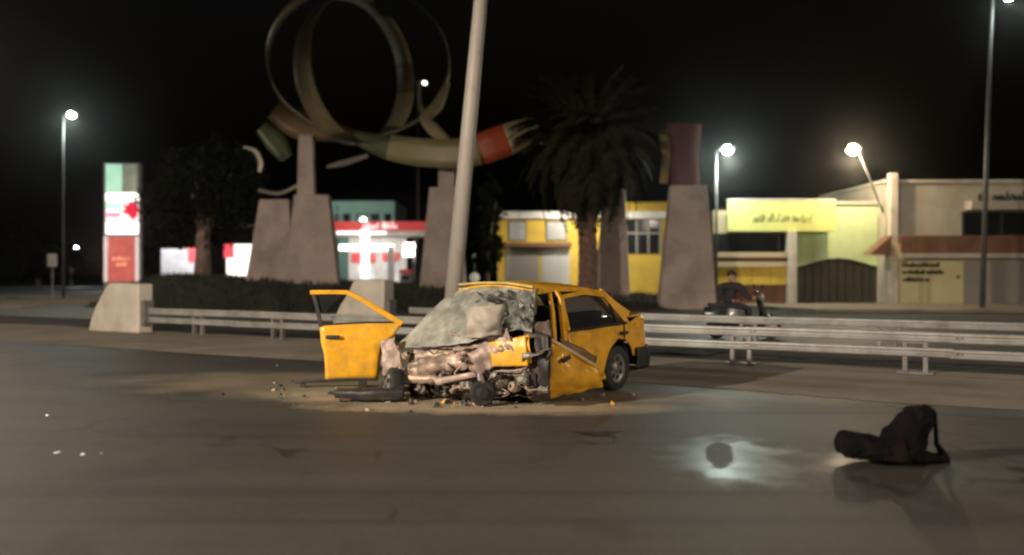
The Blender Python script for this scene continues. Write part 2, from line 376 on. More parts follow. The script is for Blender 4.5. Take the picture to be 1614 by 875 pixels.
# ------------------------------------------------------------------ street lamps
M_lens_w = mat('lamp_lens_white', (.9, .95, .9), .3, emit=(.85, 1, .93), estr=30, var=.02)
M_lens_y = mat('lamp_lens_warm', (1, .8, .55), .3, emit=(1, .80, .52), estr=30, var=.02)
M_lens_dim = mat('lamp_lens_dim', (.9, .9, .85), .3, emit=(1, .97, .9), estr=5, var=.02)
M_head = mat('lamp_housing', (.25, .25, .25), .5, .3, .1, 3)
M_darkpole = mat('dark_pole', (.09, .088, .085), .6, .3, .2, 3)  # darker pole colour for lamps that light their own pole
def glow(name, loc, power, col, parent, rad=.16):
    l = bpy.data.lights.new(name, 'POINT'); l.energy = power; l.color = col; l.shadow_soft_size = rad
    o = bpy.data.objects.new(name, l); COL.objects.link(o); o.location = loc; o.parent = parent; return o
def street_lamp(label, base, height, arm, lens, power=0, col=NEUT, r0=.09, r1=.05, lean=(0, 0), cone=178, group='street lamps', headlen=.62, target=None, lens_r=.17, pole_m=None, point=False, tilt=0):
    base = Vector(base); e = empty('street_lamp', base, 0, label, 'street lamp', group)
    top = Vector((lean[0] * height, lean[1] * height, height)); arm = Vector((arm[0], arm[1], arm[2]))
    MB().tube([(0, 0, 0), top * .5, top], [r0, (r0 + r1) / 2, r1], 14).build('pole', pole_m or M_pole, e, smooth=True)
    MB().box((0, 0, .015), (r0 * 4, r0 * 4, .03)).build('base_plate', M_post, e, bevel=.005)
    end = top + arm
    if arm.length > .05: MB().tube([top - Vector((0, 0, .05)), top + arm * .5 + Vector((0, 0, .04)), end], [.04, .035, .03], 8).build('arm', pole_m or M_pole, e, smooth=True)
    d = Vector((arm.x, arm.y, 0)); d = d.normalized() if d.length > .01 else Vector((1, 0, 0))
    Mx = Matrix((d, Vector((-d.y, d.x, 0)), Vector((0, 0, 1)))).transposed()
    hc = end + d * headlen * .35
    h = MB().box(hc + Vector((0, 0, .06)), (headlen, .28, .12), Mx).build('lamp_head', M_head, e, bevel=.03)
    if lens:
        MB().lathe(hc, (0, 0, -1), [(-lens_r * .7, lens_r * .6), (-lens_r * .4, lens_r * .88), (0, lens_r), (lens_r * .35, lens_r * .97), (lens_r * .75, lens_r * .7), (lens_r, .0005)], 14).build('lens', lens, h, smooth=True)
        if power and point: glow('lamp_light', hc + Vector((0, 0, -.3 - lens_r)), power, col, e)
        elif power: spot('lamp_light', hc + Vector((0, 0, -.22)) + d * .15, hc + d * tilt + (target if target else Vector((0, 0, -5))), power, col, e, cone, .12)
    return e
# the leaning post between the rails
lp = gpx(707, 541); street_lamp('thick pale lamp post leaning over between the guardrails behind the car', (lp.x, lp.y, 0), 12.5, (.5, -1.2, .25), None, r0=.185, r1=.12, lean=(.094, 0), group='street lamps')
# lit lamps the photograph shows
b = px(100, 470, 52); street_lamp('tall lit street lamp beyond the fuel price sign on the dark side', (b.x, 52, 0), 10.7, (.35, -.1, .05), M_lens_w, 300, WHITE, lens_r=.2, pole_m=M_darkpole, point=True)
b = px(1129, 480, 38.8); street_lamp('white lit street lamp rising behind the right pylon', (b.x, 38.8, .12), 6.7, (.25, -.25, .02), M_lens_w, 520, WHITE, r0=.07, r1=.05, lens_r=.21, pole_m=M_darkpole, point=True)
b = px(659, 470, 78); street_lamp('slim lit lamp standing at the fuel station beside the leaning post', (b.x, 78, 0), 18.2, (.35, 0, .03), M_lens_dim, 0, r0=.12, r1=.08, pole_m=M_darkpole)
b = px(1548, 490, 35); street_lamp('tall slim street lamp in front of the beige shop', (b.x, 35, .1), 12.2, (.45, 0, .1), M_lens_w, 120, WHITE, pole_m=M_darkpole, r0=.11, r1=.07, lean=(.031, 0))
b = px(985, 470, 90); street_lamp('distant small lit lamp glinting through the palm crown', (b.x, 90, 0), 14.2, (-.3, 0, .03), M_lens_dim, 0)
b = px(112, 470, 95); street_lamp('distant short lit lamp low beside the dark trees', (b.x, 95, 0), 4.2, (.4, 0, .03), M_lens_w, 300, WHITE)
# unseen off-frame lamps: first read off the car shadow, others added as fill
street_lamp('warm lit street lamp on the near roadside before the barrier end', (-14.7, -.8, 0), 6.9, (.6, .4, .1), M_lens_y, 10500, WARM, tilt=1.0, group='street lamps')
street_lamp('added unseen fill lamp on the near verge farthest from the guardrails', (20, -24, 0), 9, (-.3, 1.0, .1), M_lens_y, 9500, WARM, group='street lamps')
street_lamp('added unseen fill lamp on an upright median post past the black bag', (20.6, 7.2, 0), 9.5, (.5, 1.1, .15), M_lens_y, 2000, WARM, r0=.18, r1=.11, group='street lamps')
street_lamp('added unseen fill lamp on an upright post in the grassy median before the barrier nose', (-23.5, 31.5, 0), 9.5, (.5, 1.1, .15), M_lens_y, 1200, WARM, r0=.18, r1=.11, group='street lamps')
# bracket lamp on the beige shop's corner
e = empty('bracket_lamp', px(1392, 330, 39.6), 0, 'warm lit lamp on a long slanted arm fixed to the beige shop corner', 'lamp')
a0 = Vector((0, 0, 0)); a1 = px(1352, 238, 38.6) - px(1392, 330, 39.6)
MB().tube([a0 - Vector((0, 0, .15)), a0 + (a1 - a0) * .5, a1], [.045, .04, .03], 10).build('arm', M_darkpole, e, smooth=True)
hd = MB().box(a1 + Vector((-.22, -.1, .1)), (.62, .3, .13)).build('lamp_head', M_head, e, bevel=.03)
MB().lathe(a1 + Vector((-.26, -.12, .06)), (-.1, -.35, -1), [(-.15, .15), (-.09, .21), (0, .25), (.08, .24), (.17, .17), (.23, .0005)], 14).build('lens', M_lens_y, hd, smooth=True)
glow('lamp_light', a1 + Vector((-.35, -.35, -.42)), 560, (1, .78, .5), e)

# ------------------------------------------------------------------ sculpture on the mound
M_pyl = mat('pylon_plaster', (.37, .295, .265), .85, 0, .16, .8, .2, 12, dirt=(.16, .12, .10), dirt_amt=.65, dirt_scale=.9)
M_rib_b = mat('ribbon_beige', (.24, .195, .11), .5, .1, .15, 1.2, dirt=(.15, .12, .07), dirt_amt=.5)
M_rib_g = mat('ribbon_green', (.045, .06, .025), .45, .1, .2, 1.2)
M_rib_o = mat('ribbon_orange', (.30, .05, .015), .5, .05, .15, 1.2)
M_rib_r = mat('ribbon_red', (.08, .006, .009), .7, 0, .2, 1.2)
M_rib_n = mat('ribbon_brown', (.11, .065, .025), .5, .1, .2, 1.2)
M_ring = mat('ring_metal', (.22, .195, .155), .3, .5, .2, 1.5)
sculp = empty('ring_sculpture', (-4.5, 37.5, mound_z(-4.5, 37.5)), 0, 'tall sculpture of hoops and coloured ribbons on plaster pylons over the mound', 'sculpture')
SO = Vector(sculp.location)
def to_s(p): return Vector(p) - SO
def pylon(xb0, xb1, xt0, xt1, ytop, d, depth=.9, name='pylon'):
    b0 = px(xb0, 430, d); b1 = px(xb1, 430, d); t0 = px(xt0, ytop, d); t1 = px(xt1, ytop, d)
    zb = mound_z((b0.x + b1.x) / 2, d) - .25; h = depth / 2; v = []
    for y, k in ((-h, 1), (h, 1)):
        v += [to_s((b0.x, d + y, zb)), to_s((b1.x, d + y, zb)), to_s((t1.x, d + y * .7, t1.z)), to_s((t0.x, d + y * .7, t0.z))]
    m = MB(); m.add(v, [(0, 1, 2, 3), (7, 6, 5, 4), (0, 4, 5, 1), (1, 5, 6, 2), (2, 6, 7, 3), (3, 7, 4, 0)])
    return m.build(name, M_pyl, sculp, bevel=.04)
pylon(1036, 1127, 1056, 1112, 293, 37.0); pylon(936, 992, 952, 984, 300, 38.5); pylon(661, 737, 678, 722, 296, 37.5)
pylon(390, 468, 412, 458, 315, 37.5); pylon(452, 536, 466, 520, 308, 36.6); pylon(466, 503, 472, 494, 213, 37.8, .5, 'column')
pylon(688, 720, 692, 716, 250, 37.9, .45, 'column')
def hoop(name, c, rad, width, rz, rx, m, a0=0, a1=360, th=.06, n=64, twist=0, sz=1.0, ry=0):
    Mx = Matrix.Rotation(R(rz), 3, 'Z') @ Matrix.Rotation(R(ry), 3, 'Y') @ Matrix.Rotation(R(rx), 3, 'X'); rows = []
    for k in range(n + 1):
        t = R(a0 + (a1 - a0) * k / n); rr = Vector((math.cos(t), 0, math.sin(t) * sz))
        ax = Vector((0, 1, 0)); tw = R(twist * math.sin(t * 2)); dirv = ax * math.cos(tw) + rr.normalized() * math.sin(tw)
        rows.append([to_s(c + Mx @ (rr * rad - dirv * width / 2)), to_s(c + Mx @ (rr * rad + dirv * width / 2))])
    return sheet(name, rows, m, sculp, solid=th, nu=2, nv=n)
c = px(566, 96, 38)
hoop('hoop', c, 3.85, .75, 6, 6, M_ring, -240, 30, sz=.83, twist=12); hoop('hoop', c, 3.85, .75, 6, 6, M_rib_g, 30, 120, sz=.83, twist=12)
c2 = px(563, 112, 37.6)
for a0, a1, m in ((60, 125, M_rib_g), (125, 250, M_rib_b), (250, 318, M_rib_g), (318, 352, M_rib_b), (352, 376, M_rib_n), (376, 420, M_rib_b)):
    hoop('inner_hoop', c2, 3.05, .95, 55, 0, m, a0, a1, n=26, twist=8)
def ribbon(name, pts, widths, m, d0=37.6, th=.07, nv=24):
    rows = []
    P = [px(x, y, d) for x, y, d in pts]
    for k, p in enumerate(P):
        tdir = (P[min(k + 1, len(P) - 1)] - P[max(k - 1, 0)]); nn = Vector((-tdir.z, 0, tdir.x)); nn = nn.normalized() if nn.length > 1e-6 else Vector((0, 0, 1))
        w = widths[k] / F * p.y
        rows.append([to_s(p - nn * w / 2), to_s(p + nn * w / 2)])
    return sheet(name, rows, m, sculp, solid=th, nu=3, nv=nv)
ribbon('ribbon', [(432, 172, 39), (470, 196, 38.4), (520, 206, 38), (556, 214, 37.6)], [34, 46, 34, 18], M_rib_n)
ribbon('ribbon', [(556, 214, 37.6), (585, 225, 37.2), (612, 232, 37)], [18, 30, 40], M_rib_g)
ribbon('ribbon', [(612, 232, 37), (660, 240, 36.6), (720, 242, 36.4), (756, 236, 36.4)], [40, 44, 46, 48], mat('ribbon_olive', (.18, .16, .075), .5, .1, .15, 1.2))
ribbon('ribbon', [(756, 236, 36.4), (778, 228, 36.4), (800, 220, 36.5)], [48, 50, 50], M_rib_o)
ribbon('ribbon', [(800, 220, 36.5), (835, 208, 36.7), (872, 212, 37), (905, 235, 37.5), (930, 262, 38)], [50, 42, 40, 44, 46], M_rib_b)
ribbon('ribbon', [(1046, 205, 37.2), (1050, 245, 37), (1046, 290, 36.9)], [14, 14, 14], mat('ribbon_yellow', (.2, .13, .025), .5, .1, .1, 1))
ribbon('ribbon', [(1078, 195, 37.2), (1078, 245, 37.1), (1080, 292, 37)], [54, 48, 46], M_rib_r)
ribbon('ribbon', [(706, 130, 38), (690, 165, 37.8), (672, 186, 37.5), (684, 205, 37.2), (704, 224, 37)], [8, 18, 20, 20, 16], M_rib_b)
ribbon('ribbon', [(661, 128, 38), (661, 160, 37.9), (672, 186, 37.6)], [5, 6, 12], M_ring)
ribbon('ribbon', [(384, 232, 38), (402, 238, 38), (411, 256, 38), (409, 272, 38)], [4, 9, 9, 5], M_ring, nv=16)
ribbon('ribbon', [(412, 200, 39), (436, 225, 38.8), (452, 250, 38.6)], [22, 34, 20], M_rib_g)
ribbon('ribbon', [(515, 263, 38), (545, 256, 37.8), (580, 245, 37.5)], [5, 9, 5], M_ring)
ribbon('ribbon', [(408, 300, 38), (440, 305, 37.9), (470, 292, 37.8)], [6, 6, 5], M_ring)

# ------------------------------------------------------------------ trees
def leafy_tree(name, label, base, trunk_h, tr, crown_c, crown_r, n, m, seed, lean=0, leaf=.16, group=None):
    base = Vector(base); e = empty(name, base, 0, label, 'tree', group); rn = random.Random(seed)
    cc = Vector(crown_c); rr = Vector(crown_r); t = MB()
    t.tube([(0, 0, -.1), (lean * .5, 0, trunk_h * .5), (lean, 0, trunk_h), (lean + .1, 0, trunk_h * 1.35)], [tr * 1.25, tr, tr * .9, tr * .4], 10)
    for k in range(7):
        a = k * .9 + rn.random(); q = cc + Vector((math.cos(a) * rr.x * .6, math.sin(a) * rr.y * .6, rn.uniform(-.3, .5) * rr.z))
        s = Vector((lean, 0, trunk_h * rn.uniform(.8, 1.1))); t.tube([s, (s + q) / 2 + Vector((0, 0, .2)), q], [tr * .45, tr * .28, tr * .08], 6)
    t.build('trunk', M_bark, e, smooth=True)
    c = MB(); clumps = []
    for k in range(46):
        while True:
            v = Vector((rn.uniform(-1, 1), rn.uniform(-1, 1), rn.uniform(-1, 1)))
            if .25 < v.length < 1: break
        clumps.append((cc + Vector((v.x * rr.x, v.y * rr.y, v.z * rr.z)), rn.uniform(.22, .42) * min(rr)))
    for k in range(n):
        q, r_ = clumps[k % len(clumps)]
        v = Vector((rn.gauss(0, .5), rn.gauss(0, .5), rn.gauss(0, .42))) * r_; p = q + v
        a = Vector((rn.gauss(0, 1), rn.gauss(0, 1), rn.gauss(0, 1))).normalized() * leaf * rn.uniform(.6, 1.3); b_ = a.orthogonal().normalized() * leaf * .42
        c.add([p - a, p + b_, p + a, p - b_], [(0, 1, 2, 3)])
    c.build('crown', m, e); return e
b = px(320, 450, 40)
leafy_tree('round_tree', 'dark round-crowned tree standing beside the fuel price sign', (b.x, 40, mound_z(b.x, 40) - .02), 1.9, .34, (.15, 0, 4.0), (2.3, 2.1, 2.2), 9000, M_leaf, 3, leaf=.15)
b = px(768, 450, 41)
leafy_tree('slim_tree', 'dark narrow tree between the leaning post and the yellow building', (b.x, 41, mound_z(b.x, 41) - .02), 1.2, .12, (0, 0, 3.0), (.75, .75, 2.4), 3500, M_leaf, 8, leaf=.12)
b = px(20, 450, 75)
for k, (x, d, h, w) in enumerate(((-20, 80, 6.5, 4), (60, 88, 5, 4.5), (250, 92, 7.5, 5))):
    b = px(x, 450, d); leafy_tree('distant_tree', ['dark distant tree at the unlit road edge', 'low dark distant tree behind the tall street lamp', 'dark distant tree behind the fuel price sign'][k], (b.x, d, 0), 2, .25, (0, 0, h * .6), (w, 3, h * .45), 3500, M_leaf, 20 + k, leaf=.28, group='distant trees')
def frond_mesh(seed, L, droop, nl=26, wl=.55):
    rn = random.Random(seed); m = MB(); pts = []
    for k in range(11):
        t = k / 10; pts.append(Vector((L * (t - .18 * droop * t * t), 0, L * (.42 * t - .72 * droop * t * t))))
    m.tube(pts, [.045 - .035 * k / 10 for k in range(11)], 4, cap=False)
    for k in range(nl):
        t = .14 + .86 * k / nl; p = spl(pts, t); d = (spl(pts, min(1, t + .03)) - spl(pts, t - .03)).normalized()
        ll = wl * (math.sin(math.pi * min(1, t * .85 + .12)) * .9 + .2) * rn.uniform(.8, 1.15)
        for s in (-1, 1):
            side = Vector((0, s, 0)); dr = (side * .8 + d * .6 + Vector((0, 0, rn.uniform(-.35, .15)))).normalized(); w = .042
            q = p + dr * ll; q.z -= .12 * ll; mid = p + dr * ll * .5 + Vector((0, 0, .03))
            m.add([p - d * w, mid - d * w * 1.3, q, mid + d * w * 1.3, p + d * w], [(0, 1, 2, 3, 4)])
    return m.mesh('frond')
def palm(label, base, th, seed, L=3.2):
    e = empty('palm_tree', base, 0, label, 'palm tree'); rn = random.Random(seed); t = MB(); pts = []; rs = []
    for k in range(30):
        z = th * k / 29; pts.append((.05 * math.sin(z), 0, z)); rs.append((.40 - .08 * k / 29) * (1 + .07 * (k % 2)) + (.16 if k > 25 else 0))
    t.tube(pts, rs, 14); t.build('trunk', M_palmbark, e)
    green = [frond_mesh(seed + k, L * (.9 + .06 * k), .55 + .22 * k) for k in range(4)]
    dead = [frond_mesh(seed + 10 + k, L * .62, 1.5 + .3 * k, 18, .4) for k in range(2)]
    for me in green: me.materials.append(M_leafpalm)
    for me in dead: me.materials.append(M_leafdead)
    for k in range(190):
        a = k * 2.399 + rn.uniform(-.2, .2); q = (k / 189); el = 78 - 118 * q ** .9
        o = link('frond', green[min(3, int(q * 4))] if rn.random() < .8 else green[rn.randrange(4)], None, e, loc=(0, 0, th + .25 - .3 * q), rot=(0, -R(el - 22 + rn.uniform(-8, 8)), a))
        s = rn.uniform(.85, 1.1); o.scale = (s, s, s)
    for k in range(34):
        a = k * 2.399 + rn.uniform(-.3, .3); o = link('dry_frond', dead[k % 2], None, e, loc=(.1 * math.cos(a), .1 * math.sin(a), th - .15 - rn.random() * .5), rot=(0, R(48 + rn.uniform(0, 26)), a))
    return e
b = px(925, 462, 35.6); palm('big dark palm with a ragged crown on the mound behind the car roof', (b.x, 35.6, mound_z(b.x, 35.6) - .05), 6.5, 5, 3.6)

# ------------------------------------------------------------------ lettering made of strokes (unreadable in the photograph)
def scribble(parent, m, x0, x1, z0, h, y, seed, bold=.18, slant=0, name='lettering', wavy=0):
    rn = random.Random(seed); b = MB(); x = x0; st = h * bold; last = None
    while x < x1 - h * .15:                          # short uneven strokes, as illegible as in the photograph
        k = rn.random(); hh = h * rn.choice((.55, .6, .7, 1.0)); zb = z0 + wavy * math.sin((x - x0) * 1.4)
        p = Vector((x, y, zb)); q_ = Vector((x + slant * hh + rn.uniform(-.06, .06) * h, y, zb + hh)); d = q_ - p
        b.box((p + q_) / 2, (d.length, .012, st * rn.uniform(.7, 1.15)), Matrix.Rotation(-math.atan2(d.z, d.x), 3, 'Y'))
        if k < .62 and last is not None:
            za = zb + hh * rn.choice((.08, .5, .92)); b.box((x - h * .12 + slant * (za - zb), y, za), (h * rn.uniform(.22, .34), .012, st * .8))
        last = x; x += h * rn.uniform(.22, .36) + (h * .3 if rn.random() < .1 else 0)
    return b.build(name, m, parent)

# ------------------------------------------------------------------ buildings on the right
def facade(name, label, d, x_left, x_right, cat='building'):
    o = px((x_left + x_right) / 2, 430, d); e = empty(name, (o.x, d, 0), 0, label, cat); return e, o.x
def q(e_x, d, x0, x1, y0, y1):                      # a pixel rectangle on the facade at distance d, local x/z
    a = px(x0, y0, d); b = px(x1, y1, d); return a.x - e_x, b.x - e_x, b.z, a.z     # xl, xr, zlow, zhigh
M_beige = mat('beige_render', (.41, .365, .295), .9, 0, .1, .6, .15, 20, dirt=(.22, .17, .12), dirt_amt=.45, dirt_scale=.8)
M_band = mat('brown_tile_band', (.14, .062, .03), .7, 0, .3, 1.5, .2, 18)
M_cream = mat('cream_sign', (.55, .48, .27), .7, 0, .06, 2)
M_shut = mat('grey_shutter', (.26, .24, .22), .6, .2, .1, 1.5)
M_letter = mat('dark_lettering', (.015, .013, .012), .7, 0, .05, 1)
M_green = mat('pale_green_render', (.50, .62, .33), .9, 0, .1, .7, .12, 18, dirt=(.28, .3, .2), dirt_amt=.35, dirt_scale=.8)
M_signy = mat('lime_sign', (.60, .62, .20), .6, 0, .05, 1.5)
M_yel = mat('yellow_render', (.56, .38, .055), .85, 0, .1, .8, .12, 18, dirt=(.3, .2, .05), dirt_amt=.4)
M_tan = mat('tan_render', (.45, .35, .22), .85, 0, .1, 1)
M_grille = mat('shop_grille', (.42, .42, .40), .6, .2, .12, 2)
def slats(name, parent, m, xl, xr, zl, zh, y, step=.16, proud=.03):
    n = max(2, int((zh - zl) / step)); st = (zh - zl) / n; me = MB().box((0, 0, 0), (xr - xl, proud, st * .86)).mesh(name); me.materials.append(m)
    for k in range(n): link(name, me, None, parent, loc=((xl + xr) / 2, y, zl + st * (k + .5)))

D = 39.5; e, ex = facade('beige_shop', 'beige two-storey shop with brown band and grey shutters', D, 1392, 1760)
xl, xr, zl, zh = q(ex, D, 1395, 1760, 288, 430); zl = .1
MB().box(((xl + xr) / 2, 4, (zh + zl) / 2), (xr - xl, 8, zh - zl)).build('wall', M_beige, e, bevel=.02)
a = q(ex, D, 1394, 1760, 281, 290); MB().box(((a[0] + a[1]) / 2, 4, zh + .06), (a[1] - a[0] + .2, 8.3, .12)).build('roof_coping', M_conc, e)
a = q(ex, D, 1412, 1760, 372, 400); MB().box(((a[0] + a[1]) / 2, -.25, (a[2] + a[3]) / 2), (a[1] - a[0], .5, a[3] - a[2])).build('canopy_band', M_band, e, bevel=.02)
a = q(ex, D, 1412, 1760, 400, 407); MB().box(((a[0] + a[1]) / 2, -.27, (a[2] + a[3]) / 2), (a[1] - a[0], .54, a[3] - a[2])).build('canopy_edge', M_beige, e, bevel=.01)
a = q(ex, D, 1517, 1760, 334, 371)
w = MB().box(((a[0] + a[1]) / 2, -.02, (a[2] + a[3]) / 2), (a[1] - a[0], .05, a[3] - a[2])).build('window', M_glass, e)
for k in range(5): MB().box((a[0] + (a[1] - a[0]) * k / 4, -.06, (a[2] + a[3]) / 2), (.09, .05, a[3] - a[2])).build('mullion', M_dark, w)
a = q(ex, D, 1520, 1760, 318, 332); MB().box(((a[0] + a[1]) / 2, -.3, (a[2] + a[3]) / 2), (a[1] - a[0], .6, a[3] - a[2])).build('window_hood', M_beige, e, bevel=.02)
a = q(ex, D, 1543, 1740, 302, 317); scribble(e, M_letter, a[0], a[1], a[2], a[3] - a[2], -.03, 5, .22)
a = q(ex, D, 1413, 1516, 412, 482); MB().box(((a[0] + a[1]) / 2, -.06, (a[2] + a[3]) / 2), (a[1] - a[0], .12, a[3] - a[2])).build('sign_panel', M_cream, e, bevel=.01)
for k, (x0, x1, y0, y1) in enumerate(((1421, 1479, 413, 421), (1421, 1486, 424.5, 432), (1422, 1464, 436, 444))):
    b_ = q(ex, D, x0, x1, y0, y1); scribble(e, M_letter, b_[0], b_[1], b_[2], b_[3] - b_[2], -.135, 11 + k, .26)
b_ = q(ex, D, 1506, 1511, 431, 439); scribble(e, M_letter, b_[0], b_[0] + .2, b_[2], b_[3] - b_[2], -.135, 31, .2)
a = q(ex, D, 1521, 1556, 410, 484); slats('shutter_slat', e, M_shut, a[0], a[1], .14, a[3], -.03, .14)
a = q(ex, D, 1560, 1650, 410, 484); slats('shutter_slat', e, M_shut, a[0], a[1], .14, a[3], -.03, .14)
a = q(ex, D, 1398, 1410, 274, 484); MB().box(((a[0] + a[1]) / 2, -.2, (a[3] + .1) / 2), (a[1] - a[0], .36, a[3] - .1)).build('corner_pillar', mat('pillar_render', (.5, .44, .36), .85, 0, .1, 1.5, dirt=(.25, .2, .15), dirt_amt=.5), e, bevel=.02)
a = q(ex, D, 1397, 1418, 385, 412); MB().box(((a[0] + a[1]) / 2, -.42, (a[2] + a[3]) / 2), (a[1] - a[0], .08, a[3] - a[2])).build('meter_box', M_tan, e, bevel=.01)
p0 = px(1358, 402, D); p1 = px(1390, 402, D); p2 = px(1392, 372, D)
MB().prism([(p0.x - ex, -.9, p0.z), (p1.x - ex, -.9, p1.z), (p2.x - ex, -.9, p2.z)], (0, .8, 0)).build('side_awning', M_band, e)

D = 40.3; e, ex = facade('green_house', 'pale green walled house with an arched dark gate', D, 1245, 1392)
a = q(ex, D, 1246, 1394, 322, 430); gx = q(ex, D, 1256, 1386, 406, 478)
MB().box(((a[0] + gx[0]) / 2, .15, (a[3] + .1) / 2), (gx[0] - a[0], .3, a[3] - .1)).build('wall', M_green, e)
pts = [(gx[0], gx[3] - .42), (gx[0], a[3])] + [(a[1], a[3]), (a[1], .1), (gx[1], .1), (gx[1], gx[3] - .42)]
arch = []
for k in range(9):
    t = k / 8; arch.append((gx[1] + (gx[0] - gx[1]) * t, gx[3] - .42 + .40 * math.sin(math.pi * t) ** 1.3))
MB().prism([(x, 0, z) for x, z in pts + arch[1:-1]], (0, .3, 0)).build('wall', M_green, e)
MB().box(((a[0] + a[1]) / 2, 5, a[3] / 2 - .1), (a[1] - a[0] - .1, 9, a[3] - .4)).build('house_block', M_green, e)
MB().box(((a[0] + a[1]) / 2, .12, a[3] + .06), (a[1] - a[0] + .1, .5, .12)).build('coping', M_conc, e)
M_gate = mat('brown_gate', (.022, .019, .012), .6, .1, .2, 2)
for k in range(10):
    x0 = gx[0] + (gx[1] - gx[0]) * k / 10; x1 = gx[0] + (gx[1] - gx[0]) * (k + 1) / 10
    f = lambda x: gx[3] - .44 + .40 * max(0, math.sin(math.pi * (x - gx[0]) / (gx[1] - gx[0]))) ** 1.3
    MB().prism([(x0 + .02, .1, .14), (x1 - .02, .1, .14), (x1 - .02, .1, f(x1)), (x0 + .02, .1, f(x0))], (0, .06, 0)).build('gate_panel', M_gate, e)

D = 39.7; e, ex = facade('lime_shop', 'shop with lime lettered signboard, dark upper window and yellow counter', D, 1130, 1256)
a = q(ex, D, 1130, 1252, 330, 430)
MB().box(((a[0] + a[1]) / 2, 3.2, a[3] / 2), (a[1] - a[0], 5, a[3])).build('wall', M_tan, e)
a = q(ex, D, 1146, 1316, 316, 365); MB().box(((a[0] + a[1]) / 2, -.02, (a[2] + a[3]) / 2), (a[1] - a[0], .14, a[3] - a[2])).build('signboard', M_signy, e, bevel=.015)
MB().box(((a[0] + a[1]) / 2, -.03, a[3] + .03), (a[1] - a[0] + .06, .2, .05)).build('sign_edge', M_white, e)
a = q(ex, D, 1186, 1280, 338, 351); scribble(e, mat('olive_lettering', (.16, .17, .05), .7, 0, .05, 1), a[0], a[1], a[2], a[3] - a[2], -.1, 9, .13, .35, wavy=.05)
a = q(ex, D, 1130, 1244, 367, 398); MB().box(((a[0] + a[1]) / 2, .66, (a[2] + a[3]) / 2), (a[1] - a[0], .05, a[3] - a[2])).build('upper_window', M_glass, e)
a = q(ex, D, 1128, 1244, 398, 406); MB().box(((a[0] + a[1]) / 2, .2, (a[2] + a[3]) / 2), (a[1] - a[0], .6, a[3] - a[2])).build('ledge', M_tan, e, bevel=.01)
a = q(ex, D, 1128, 1244, 406, 413); MB().box(((a[0] + a[1]) / 2, .3, (a[2] + a[3]) / 2), (a[1] - a[0], .5, a[3] - a[2])).build('beam', M_band, e)
a = q(ex, D, 1128, 1244, 413, 421); MB().box(((a[0] + a[1]) / 2, .22, (a[2] + a[3]) / 2), (a[1] - a[0], .6, a[3] - a[2])).build('ledge', M_tan, e, bevel=.01)
a = q(ex, D, 1128, 1244, 421, 449)
for k in range(4): MB().box((a[0] + (a[1] - a[0]) * (k + .5) / 4, .3, (a[2] + a[3]) / 2), ((a[1] - a[0]) / 4 - .02, .5, a[3] - a[2])).build('counter_panel', M_yel, e, bevel=.01)
a = q(ex, D, 1128, 1244, 449, 470); MB().box(((a[0] + a[1]) / 2, .4, (a[3] + .12) / 2), (a[1] - a[0], .3, a[3] - .12)).build('plinth', M_band, e)
a = q(ex, D, 1241, 1254, 365, 474); MB().box(((a[0] + a[1]) / 2, .05, (a[3] + .12) / 2), (a[1] - a[0], .5, a[3] - .12)).build('pillar', M_conc, e, bevel=.01)

D = 51; e, ex = facade('yellow_building', 'yellow shopfront building with grey shutters behind the palm', D, 782, 1058)
a = q(ex, D, 784, 1056, 342, 430); MB().box(((a[0] + a[1]) / 2, 4, a[3] / 2), (a[1] - a[0], 8, a[3])).build('wall', M_yel, e, bevel=.02)
a = q(ex, D, 788, 1056, 334, 345); MB().box(((a[0] + a[1]) / 2, -.2, (a[2] + a[3]) / 2), (a[1] - a[0], .5, a[3] - a[2])).build('cornice', M_white, e, bevel=.01)
a = q(ex, D, 984, 1056, 319, 334); MB().box(((a[0] + a[1]) / 2, 3, (a[2] + a[3]) / 2), (a[1] - a[0], 6, a[3] - a[2] + .02)).build('roof_block', M_yel, e)
for x0, x1, y0, y1 in ((803, 828, 350, 378), (862, 892, 350, 378)):
    a = q(ex, D, x0, x1, y0, y1); fr = MB().box(((a[0] + a[1]) / 2, -.02, (a[2] + a[3]) / 2), (a[1] - a[0] + .12, .06, a[3] - a[2] + .12)).build('window', M_dark, e)
    n = 6
    for k in range(n): MB().box(((a[0] + a[1]) / 2, -.06, a[2] + (a[3] - a[2]) * (k + .5) / n), (a[1] - a[0], .04, (a[3] - a[2]) / n * .8)).build('shutter_slat', M_grille, fr)
a = q(ex, D, 796, 900, 383, 390); MB().box(((a[0] + a[1]) / 2, -.3, (a[2] + a[3]) / 2), (a[1] - a[0], .6, a[3] - a[2])).build('awning', M_band, e)
a = q(ex, D, 797, 850, 392, 470); slats('shutter_slat', e, M_shut, a[0], a[1], .2, a[3], -.04, .2)
a = q(ex, D, 854, 898, 392, 470); slats('shutter_slat', e, M_grille, a[0], a[1], .2, a[3], -.04, .2)
a = q(ex, D, 985, 1040, 346, 400); w = MB().box(((a[0] + a[1]) / 2, -.02, (a[2] + a[3]) / 2), (a[1] - a[0], .06, a[3] - a[2])).build('window', M_glass, e)
for k in range(4): MB().box((a[0] + (a[1] - a[0]) * k / 3, -.07, (a[2] + a[3]) / 2), (.1, .06, a[3] - a[2])).build('mullion', M_shut, w)
MB().box(((a[0] + a[1]) / 2, -.07, (a[2] * .4 + a[3] * .6)), (a[1] - a[0], .05, .1)).build('transom', M_shut, w)
spot('lamp_light', (ex_ := 0, -3.2, 5.2), (0, 0, 1.5), 1000, (1, .9, .75), e, 150)  # added floodlight, brightens the yellow front
fl = MB().box((0, -1.6, 5.28), (.06, 3.2, .06)).build('added_flood_arm', M_post, e); MB().box((0, -3.2, 5.3), (.5, .2, .12)).build('floodlight', M_head, fl)

